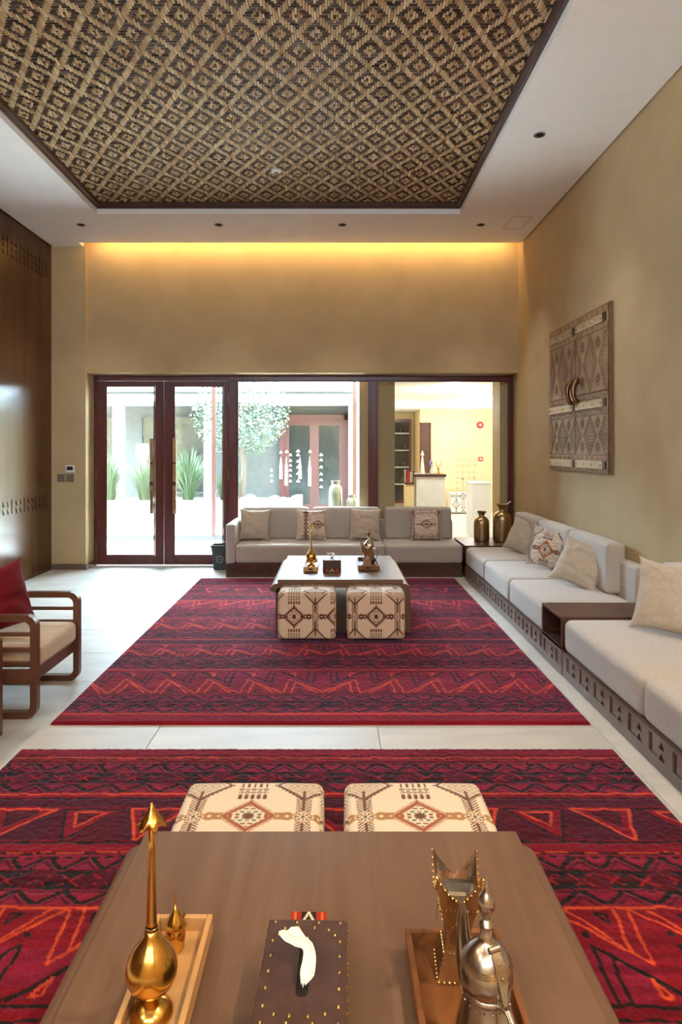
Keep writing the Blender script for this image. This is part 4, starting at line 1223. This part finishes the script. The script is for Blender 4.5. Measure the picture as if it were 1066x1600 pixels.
# ------------------------------------------------------------------ outside: walkway, screen, courtyard, house opposite
M_ext = mat('courtyard_paving', rgb(204,203,200), rgb(212,211,208), 0.7, scale=(2,2,2))
M_extwall = mat('white_render', rgb(150,149,147), rgb(160,159,156), 0.8)
M_greywall = mat('grey_render', rgb(66,67,66), rgb(76,77,76), 0.8)
M_frame_g = mat('grey_metal', rgb(52,54,56), None, 0.5, 0.0)
M_mahog_l = mat('red_brown_joinery', rgb(58,20,19), rgb(68,25,23), 0.45)
M_darkglass = mat('dark_interior', rgb(20,25,25), rgb(34,40,40), 0.2, scale=(1.2,1,0.8))
M_decal = mat('frosted_decal', rgb(244,246,246), None, 0.7)
M_grass = mat('grass_blades', rgb(34,54,26), rgb(52,74,38), 0.6, scale=(3,3,3))
M_plume = mat('pampas_plume', rgb(96,88,76), rgb(110,100,88), 0.8)
M_leaf = mat('tree_leaf', rgb(26,44,24), rgb(42,60,36), 0.6, scale=(2,2,2))
M_bark = mat('bark', rgb(80,70,60), None, 0.9)
M_stone = mat('pale_stone', rgb(150,144,136), rgb(168,162,152), 0.8, scale=(6,6,6))
M_jar = mat('mottled_glaze', rgb(52,54,44), rgb(76,78,66), 0.35, scale=(14,14,14))
M_lobby = mat('lobby_wall_paint', rgb(228,210,166), rgb(234,216,174), 0.75)
M_lobbyceil = mat('lobby_ceiling_paint', rgb(240,242,245), None, 0.8)
M_lobbyfloor = mat('lobby_floor_tile', rgb(224,222,216), rgb(232,230,226), 0.3)
M_marble = mat('white_marble', rgb(226,226,224), rgb(240,240,238), 0.25, scale=(3,3,3), distort=2)
M_pier = mat('pier_paint', rgb(204,182,138), rgb(210,188,146), 0.7)
M_sred = mat('signal_red', rgb(206,40,40), None, 0.4)

M_post = mat('dark_bronze_post', rgb(58,30,26), None, 0.5)
gr = struct(MB().box(-14, 0.83, 8.58, 26, -0.12, -0.004).build('ground', M_ext), 'pale courtyard paving')
# outer glazed screen
sc_ = thing('glass_screen', 'outer glass screen with slim frames between walkway and courtyard', 'glass screen', (-1.6, 10.9, 0))
MB().box(-5.0, 1.99, -0.03, 0.03, 0, 0.07).build('bottom_rail', M_frame_g, sc_)
MB().box(-5.0, 1.99, -0.03, 0.03, 2.72, 2.80).build('top_rail', M_frame_g, sc_)
for x in (-4.9, -0.445, 1.95):
    MB().box(x-.032, x+.032, -0.04, 0.04, 0.07, 2.72).build('post', M_post, sc_)
MB().box(-4.9, -0.445, -.004, .004, 0.07, 2.72).build('pane', M_glass, sc_)
MB().box(-0.445, 1.95, -.004, .004, 0.07, 2.72).build('pane', M_glass, sc_)
dm = MB()
def dtri(x, z, w_, h_): dm.prism([(x-w_/2, z), (x+w_/2, z), (x, z+h_)], 'y', -.008, -.005)
def dbar(x, z0, z1, w_): dm.prism([(x-w_/2, z0), (x+w_/2, z0), (x+w_/2, z1), (x-w_/2, z1)], 'y', -.008, -.005)
def px(x): return (x-522)*10.9/1000+1.6
def pz(y): return H-(y-703)*10.9/1000
for (x, ys, w_) in ((424.5, (736, 744.5, 753), 5.5), (454, (712, 721, 728.5, 736, 744.5, 753), 6), (466, (712, 722, 731, 741, 753), 8), (502, (712, 720, 731, 742, 751, 762), 7), (439, (708,), 6), (448, (707,), 7), (484.5, (707,), 7), (466, (706,), 8)):
    for y in ys: dtri(px(x), pz(y), w_*.0085, 5.0*.0085)
for (x, a, b, c) in ((439, 713, 732, 748), (447.5, 712, 737, 758), (484, 712, 737, 759), (469, 713, 732, 748)):
    dtri(px(x), pz(b), 5*.0105, (b-a)*.0105); dbar(px(x), pz(c), pz(b+2), 4.5*.0105)
dm.build('triangle_decal', M_decal, sc_)['kind'] = 'stuff'

# planter with stones, grasses and a tree
pl = thing('planter_wall', 'long low white planter wall in the courtyard', 'planter', (-4.0, 12.5, 0))
MB().box(-4.2, 3.30, 0, 0.16, 0, 0.53).build('front_wall', M_extwall, pl, bevel=0.01)
MB().box(3.14, 3.30, 0.16, 1.8, 0, 0.53).build('end_wall', M_extwall, pl, bevel=0.01)
MB().box(-4.2, 3.14, 0.16, 1.8, 0.40, 0.46).build('soil', M_stone, pl)
rs = random.Random(5)
for i in range(11):
    x = -1.55+rs.uniform(-.35, .75); y = 12.78+rs.uniform(0, .55); r = rs.uniform(.05, .13)
    bm = bmesh.new(); bmesh.ops.create_icosphere(bm, subdivisions=2, radius=r)
    for v in bm.verts: v.co *= rs.uniform(.78, 1.12); v.co.z *= .7
    me = bpy.data.meshes.new('pebble'); bm.to_mesh(me); bm.free(); me.materials.append(M_stone)
    tag(link('boulder', me, None, (x, y, .46+r*.5)), 'pale boulder lying in the courtyard planter', 'stone', 'planter boulders')
def grass(x, y, n, h, sp, label, plumes=0, seed=1):
    r = random.Random(seed); t = thing('ornamental_grass', label, 'grass', (x, y, .45), 0, 'grass clumps')
    V = []; Q = []; k = 0
    for i in range(n):
        a = r.uniform(0, 2*math.pi); L_ = h*r.uniform(.6, 1.05); ln = sp*r.uniform(.1, 1); w_ = r.uniform(.005, .011)
        bx, by = math.cos(a)*.12*r.random(), math.sin(a)*.12*r.random()
        pts = [(bx+math.cos(a)*ln*f**1.9, by+math.sin(a)*ln*f**1.9, L_*(f-.28*ln/sp*f**3)) for f in (0, .35, .65, .85, 1)]
        sx, sy = -math.sin(a)*w_, math.cos(a)*w_
        for q, p in enumerate(pts):
            s = (1, 1, .8, .5, .05)[q]
            V += [(p[0]-sx*s, p[1]-sy*s, p[2]), (p[0]+sx*s, p[1]+sy*s, p[2])]
        for q in range(4): Q.append((k+2*q, k+2*q+1, k+2*q+3, k+2*q+2))
        k += 10
    o = link('blades', raw_mesh('blades', np.array(V), np.array(Q), None, M_grass), t); o['kind'] = 'stuff'
    m = MB()
    for i in range(plumes):
        a = r.uniform(0, 6.28); d_ = sp*.45*r.random()
        x1, y1 = math.cos(a)*d_, math.sin(a)*d_
        m.tube([(x1*.2, y1*.2, 0), (x1*.7, y1*.7, h*.7), (x1, y1, h*.95), (x1*1.15, y1*1.15, h*1.12), (x1*1.25, y1*1.25, h*1.28)], [.004, .004, .02, .035, .006], 6)
    if plumes: m.build('plumes', M_plume, t, smooth=True)
grass(-4.55, 12.95, 320, 1.15, .62, 'tall green grass clump behind the left door leaf', 0, 1)
grass(-3.85, 13.05, 240, .95, .55, 'pale plumed grass clump in the planter', 9, 2)
grass(-2.95, 12.95, 340, 1.2, .70, 'tall green grass clump behind the right door leaf', 0, 3)
grass(-2.25, 13.3, 160, .7, .45, 'low green grass clump beside the boulders', 0, 4)
def tree(x, y, h, r0, label, seed):
    r = random.Random(seed); t = thing('courtyard_tree', label, 'tree', (x, y, .42), 0, 'courtyard trees')
    m = MB().tube([(0, 0, 0), (.05, 0, h*.3), (-.03, .04, h*.6), (.02, 0, h*.9)], [.07, .055, .04, .015], 8)
    for i in range(7):
        a = i*0.9; z = h*(.42+.06*i)
        m.tube([(0, 0, z), (math.cos(a)*r0*.5, math.sin(a)*r0*.5, z+.25), (math.cos(a)*r0*.85, math.sin(a)*r0*.85, z+.4)], [.025, .015, .005], 6)
    m.build('trunk', M_bark, t, smooth=True)
    V = []; Q = []; k = 0
    for i in range(5200):
        a = r.uniform(0, 6.283); cz = r.uniform(-1, 1); rr = r0*(r.random()**.45)*math.sqrt(max(0, 1-cz*cz*.8))
        p = Vector((math.cos(a)*rr, math.sin(a)*rr, h*.78+cz*h*.34+.1*math.sin(a*3)))
        u = Vector((r.gauss(0, 1), r.gauss(0, 1), r.gauss(0, 1))).normalized(); v = u.orthogonal().normalized()
        s = r.uniform(.02, .045)
        V += [tuple(p-u*s), tuple(p+v*s*.5), tuple(p+u*s), tuple(p-v*s*.5)]; Q.append((k, k+1, k+2, k+3)); k += 4
    o = link('foliage', raw_mesh('foliage', np.array(V), np.array(Q), None, M_leaf), t); o['kind'] = 'stuff'
tree(-1.95, 13.5, 2.5, 1.05, 'small leafy courtyard tree left of the red door opposite', 6)

# house opposite with red-brown double door
hs = thing('courtyard_house', 'pale single storey house across the courtyard with a red brown double door', 'building', (-2.5, 15.5, 0))
MB().box(-8, 3.3, 0.25, 0.5, 0, 4.2).build('facade', M_greywall, hs)
MB().box(-8, 3.3, -1.1, 0.3, 2.60, 2.78).build('canopy', M_extwall, hs)
MB().box(-8, 3.3, -0.05, 0.3, 2.95, 4.4).build('parapet', M_extwall, hs)
for x in (-2.55, -0.42, 2.95, -4.9, -6.8): MB().box(x-.11, x+.11, -0.6, -0.35, 0, 2.6).build('column', M_extwall, hs)
for (a, b) in ((-7.4, -5.3), (-4.6, -2.9), (-2.2, -0.7)):
    wn = MB().box(a, b, 0.20, 0.26, 0.5, 2.3).build('window', M_darkglass, hs)
    MB().box(a-.05, a, 0.16, 0.25, .45, 2.35).box(b, b+.05, 0.16, 0.25, .45, 2.35).box(a, b, .16, .25, 2.3, 2.35).box(a, b, .16, .25, .45, .5).box((a+b)/2-.03, (a+b)/2+.03, .16, .25, .5, 2.3).build('window_frame', M_frame_g, wn)
dx0, dx1 = 1.18, 2.86
df = MB().box(dx0, dx0+.12, 0.05, .26, 0, 2.38).box(dx1-.12, dx1, 0.05, .26, 0, 2.38).box(dx0, dx1, 0.05, .26, 2.26, 2.38).build('door_frame', M_mahog_l, hs)
mid = (dx0+dx1)/2
for (a, b) in ((dx0+.12, mid), (mid, dx1-.12)):
    lf = MB().prism([(a, 0), (b, 0), (b, 2.26), (a, 2.26)], 'y', .08, .13, [[(a+.11, .2), (a+.11, 2.12), (b-.11, 2.12), (b-.11, .2)]]).build('door_leaf', M_mahog_l, hs)
    MB().box(a+.11, b-.11, .10, .11, .2, 2.12).build('pane', M_darkglass, lf)
fr = MB().box(dx0-.1, dx0-.04, 0, .2, 2.42, 2.78).box(dx1+.04, dx1+.1, 0, .2, 0, 2.78).box(dx0-.1, dx1+.1, 0, .2, 2.72, 2.78).build('transom_frame', M_frame_g, hs)

for (x, h_, r_, lab) in ((0.022, 1.07, .10, 'tall mottled green jar outside behind the sofa'), (0.262, .86, .08, 'shorter mottled green jar outside behind the sofa')):
    t = thing('floor_jar', lab, 'jar', (x, 9.55, 0), 0, 'glazed jars')
    MB().lathe([(r_*.8, 0), (r_, .05), (r_, h_*.84), (r_*.92, h_*.90), (r_*.66, h_*.935), (r_*.55, h_*.95), (r_*.62, h_*.985), (r_*.66, h_), (r_*.5, h_*.99), (r_*.45, h_*.9)], 28).build('body', M_jar, t, smooth=True)
    MB().lathe([(r_*.60, h_*.975), (r_*.66, h_*.978), (r_*.67, h_*.995), (r_*.6, h_)], 28, cap=False).build('rim', M_jar, t, smooth=True)

# ------------------------------------------------------------------ reception room seen through the right pane
struct(MB().box(0.83, 6.0, 8.58, 18.5, -0.12, -0.002).build('reception_floor', M_lobbyfloor), 'pale reception floor')
struct(MB().box(0.55, 6.0, 8.60, 18.5, 2.53, 2.75).build('reception_ceiling', M_lobbyceil), 'white reception ceiling')
pr = struct(MB().box(0.34, 0.82, 8.62, 9.45, 0, 2.75).build('trim_2', M_pier), 'beige pier beside the right window')
pr2 = struct(MB().box(2.235, 2.75, 8.62, 9.02, 0, 2.75).build('trim_3', M_pier), 'beige pier at the right end of the window')
hd = MB().tube([(2.255, 8.615, 1.30), (2.255, 8.58, 1.31), (2.255, 8.58, 1.52), (2.255, 8.615, 1.53)], .006, 6)
struct(MB().box(0.70, 0.83, 9.45, 18.5, 0, 2.75).build('reception_wall', M_lobby), 'cream reception side wall')
struct(MB().box(5.8, 6.0, 8.62, 18.5, 0, 2.75).build('reception_wall', M_lobby), 'cream reception side wall on the right')
struct(MB().box(2.75, 6.0, 8.58, 8.78, -0.1, 4.5).build('reception_wall', M_lobby), 'cream reception wall on the window side, added to shut out sky light')  # out of view; added so sky light doesn't flood the reception
wrb = struct(MB().box(2.14, 6.0, 15.9, 16.1, 0, 2.75).build('reception_wall', M_lobby), 'cream reception back wall with cut triangle motifs')
struct(MB().box(0.7, 2.35, 17.3, 17.5, 0, 2.75).box(2.14, 2.34, 16.1, 17.3, 0, 2.75).build('reception_wall', M_lobby), 'cream wall of the reception niche')
m = MB()
def wx(x): return (x-522)*15.9/1000
def wz(y): return H-(y-703)*15.9/1000
cols_x = (714.5, 723, 732, 741)
rows = [(655, 'btbt'), (664.5, 'tttt'), (680, 'btbt'), (692, 'btbt'), (701, 'tttt'), (709, 'tttt'), (718, 'ssss'), (727, 'ssss'), (736, 'tttt'), (745, 'tbtt'), (753, 'tbtb'), (763, 'tbtt')]
for (y, pat) in rows:
    for x, ch in zip(cols_x, pat):
        X_, Z_ = wx(x), wz(y)
        if ch == 't': m.prism([(X_-.045, Z_-.04), (X_+.045, Z_-.04), (X_, Z_+.05)], 'y', 15.885, 15.901)
        elif ch == 'b': m.box(X_-.016, X_+.016, 15.885, 15.901, Z_-.06, Z_+.10)
        else:
            for q in (-.045, 0, .045): m.box(X_+q-.012, X_+q+.012, 15.885, 15.901, Z_-.04, Z_+.04)
M_motif = mat('pale_relief', rgb(206,196,166), None, 0.7)
m.build('wall_motif', M_motif, wrb)['kind'] = 'stuff'
dd = thing('door_3', None, None, (2.25, 15.88, 0)); struct(dd, 'dark brown door in the reception back wall')
MB().box(-0.09, 0.12, -0.02, 0.02, 0, 2.15).build('door_leaf', M_dark, dd)
MB().box(-0.12, -0.09, -0.04, 0.02, 0, 2.2).box(0.12, 0.15, -0.04, 0.02, 0, 2.2).box(-.12, .15, -.04, .02, 2.15, 2.2).build('door_frame', M_mahog, dd)
al = thing('alarm_bell', 'round red fire alarm on the reception wall', 'alarm', (wx(750), 15.9, wz(664)))
MB().lathe([(.085, 0), (.085, .03), (.07, .055), (.03, .065)], 24).build('bell', M_sred, al, smooth=True); al.children[0].rotation_euler = (R90, 0, 0)
MB().lathe([(.03, .06), (.03, .075), (.01, .08)], 16).build('strobe', M_white, al, smooth=True); al.children[1].rotation_euler = (R90, 0, 0)
cp = thing('call_point', 'small red fire call point on the reception wall', 'call point', (wx(751), 15.9, wz(717)))
MB().box(-.055, .055, -.03, 0, -.05, .05).build('casing', M_sred, cp, bevel=0.005)
MB().box(-.03, .03, -.034, -.03, -.022, .022).build('glass_plate', M_white, cp)
# display cabinet with shelves
dc = thing('display_cabinet', 'glass fronted display cabinet with brown frame in the reception niche', 'cabinet', (1.80, 16.95, 0))
MB().prism([(-.35, .12), (.25, .12), (.25, 2.34), (-.35, 2.34)], 'y', -.05, 0, [[(-.29, .20), (-.29, 2.27), (.19, 2.27), (.19, .20)]]).build('frame', M_mahog, dc)
MB().box(-.35, .25, .30, .32, .12, 2.34).build('back', M_greywall, dc)
for z in (.6, 1.05, 1.5, 1.95): MB().box(-.33, .23, 0, .30, z, z+.03).build('shelf', M_white, dc)
MB().box(-.29, .19, -.03, -.022, .20, 2.27).build('pane', M_glass, dc)
for i, (x, z, h_, r_) in enumerate(((-.02, 1.98, .2, .07), (.1, 1.53, .22, .06), (-.12, 1.53, .12, .06), (.05, 1.08, .2, .07), (-.15, 1.08, .14, .05), (.0, .63, .24, .08))):
    tag(MB().lathe([(r_*.6, 0), (r_, h_*.3), (r_*.9, h_*.6), (r_*.4, h_*.8), (r_*.5, h_)], 14).build('display_vase', M_jar, smooth=True), ('tall dark vase on the top shelf of the display cabinet', 'tall dark vase on the second shelf of the display cabinet', 'squat dark bowl on the second shelf of the display cabinet', 'tall dark vase on the third shelf of the display cabinet', 'squat dark bowl on the third shelf of the display cabinet', 'large dark vase on the lowest shelf of the display cabinet')[i], 'vase', 'vases in the display cabinet').location = (1.80+x, 17.1, z)
# reception desk
rd = thing('reception_desk', 'white marble reception desk with a brown top', 'desk', (1.70, 11.2, 0))
MB().box(-.26, .245, 0, .6, 0, 1.055).build('front_slab', M_marble, rd, bevel=0.004)
MB().box(-.29, .265, -.03, .65, 1.055, 1.10).build('counter', M_dark, rd, bevel=0.004)
ds = thing('side_plinth', 'plain white plinth at the right of the reception', 'plinth', (2.58, 11.2, 0))
MB().box(-.16, .16, 0, .5, 0, .93).build('body', M_lobbyceil, ds, bevel=0.004)
MB().box(-.17, .17, -.01, .51, .93, .955).build('top', M_lobbyceil, ds, bevel=0.003)
lc = thing('leaflet_rack', 'small wooden rack with red leaflets beside the reception desk', 'rack', (1.33, 11.2, .0))
MB().box(-.07, .07, -.02, .3, .92, .95).box(-.07, -.055, -.02, .3, .92, 1.17).box(.055, .07, -.02, .3, .92, 1.17).build('rack_frame', M_dark, lc)
MB().box(-.07, .07, 0, .35, 0, .92).build('rack_stand', M_lobby, lc)
MB().prism([(-.05, .955), (.0, .955), (-.01, 1.16), (-.045, 1.16)], 'y', .02, .06).build('leaflet', M_sred, lc)
MB().prism([(.005, .955), (.05, .955), (.05, 1.12), (.01, 1.14)], 'y', .03, .07).build('leaflet', M_white, lc)
CT = 1.10
cn = thing('cone_ornament', 'slim white cone ornament on the reception desk', 'ornament', (1.575, 11.4, CT))
MB().lathe([(.05, 0), (.045, .02), (.012, .32), (.010, .33)], 20).build('cone', M_white, cn, smooth=True)
MB().lathe([(.035, .33), (.03, .345), (.002, .42)], 20).build('cap', M_white, cn, smooth=True)
fv = thing('flower_vase', 'little white vase with lilac flowers on the reception desk', 'flowers', (1.735, 11.4, CT))
MB().lathe([(.03, 0), (.035, .03), (.02, .08), (.025, .10)], 16).build('vase', M_white, fv, smooth=True)
m = MB(); r = random.Random(9)
for i in range(14):
    a = r.uniform(0, 6.28); p = (math.cos(a)*.04*r.random(), math.sin(a)*.04*r.random(), .13+.10*r.random())
    m.dome(p, .018, (math.cos(a), math.sin(a), .5), 7)
m.build('blossom', mat('lilac_petal', rgb(150,140,210), rgb(180,170,220), .7), fv)
ox = thing('antelope_ornament', 'small golden antelope head ornament on the reception desk', 'ornament', (1.86, 11.4, CT))
MB().lathe([(.035, 0), (.03, .02), (.012, .05), (.018, .09), (.025, .11), (.01, .14)], 16).build('head', M_gold, ox, smooth=True)
for s in (-1, 1): MB().tube([(s*.01, 0, .12), (s*.035, 0, .16), (s*.05, 0, .21), (s*.042, 0, .25)], [.008, .007, .005, .002], 7).build('horn', M_gold, ox, smooth=True)
def rec_bench():
    t = thing('reception_pouf', 'white patterned upholstered bench against the reception wall', 'bench', (wx(724)*15.3/15.9, 15.5, 0))
    n, k = 120, 100
    a = np.linspace(-.29, .29, n); z = np.linspace(.02, .50, k); A, Z = np.meshgrid(a, z)
    C = print_pattern(A+.0, Z*0.9-.38, (c3(232,230,226), c3(110,108,112), c3(110,108,112), c3(120,118,120), c3(130,128,130)))
    soft('body', -.29, .29, -.19, .30, .02, .50, t, .02, 0, M_white)
    link('printed_face', grid_mesh('printed_face', np.stack([A, np.full_like(A, -.2), Z], -1), C, M_fab), t)
rec_bench()
for i, (x, y, lab) in enumerate(((2.0, 10.6, 'reception ceiling light nearest the window'), (3.3, 12.6, 'reception ceiling light in the middle'), (3.2, 14.6, 'reception ceiling light by the back wall'), (1.6, 14.4, 'reception ceiling light by the niche'))):
    t = thing('reception_light', lab, 'ceiling light', (x, y, 2.53), 0, 'reception ceiling lights')
    MB().lathe([(.07, 0), (.08, -.006), (.06, -.01)], 20).build('disc', M_white, t, smooth=True)
    ld = bpy.data.lights.new('reception_lamp', 'POINT'); ld.energy = 40; ld.color = (1, .97, .92); ld.shadow_soft_size = .12
    lo = bpy.data.objects.new('lamp', ld); COL.objects.link(lo); lo.parent = t; lo.location = (0, 0, -.35)
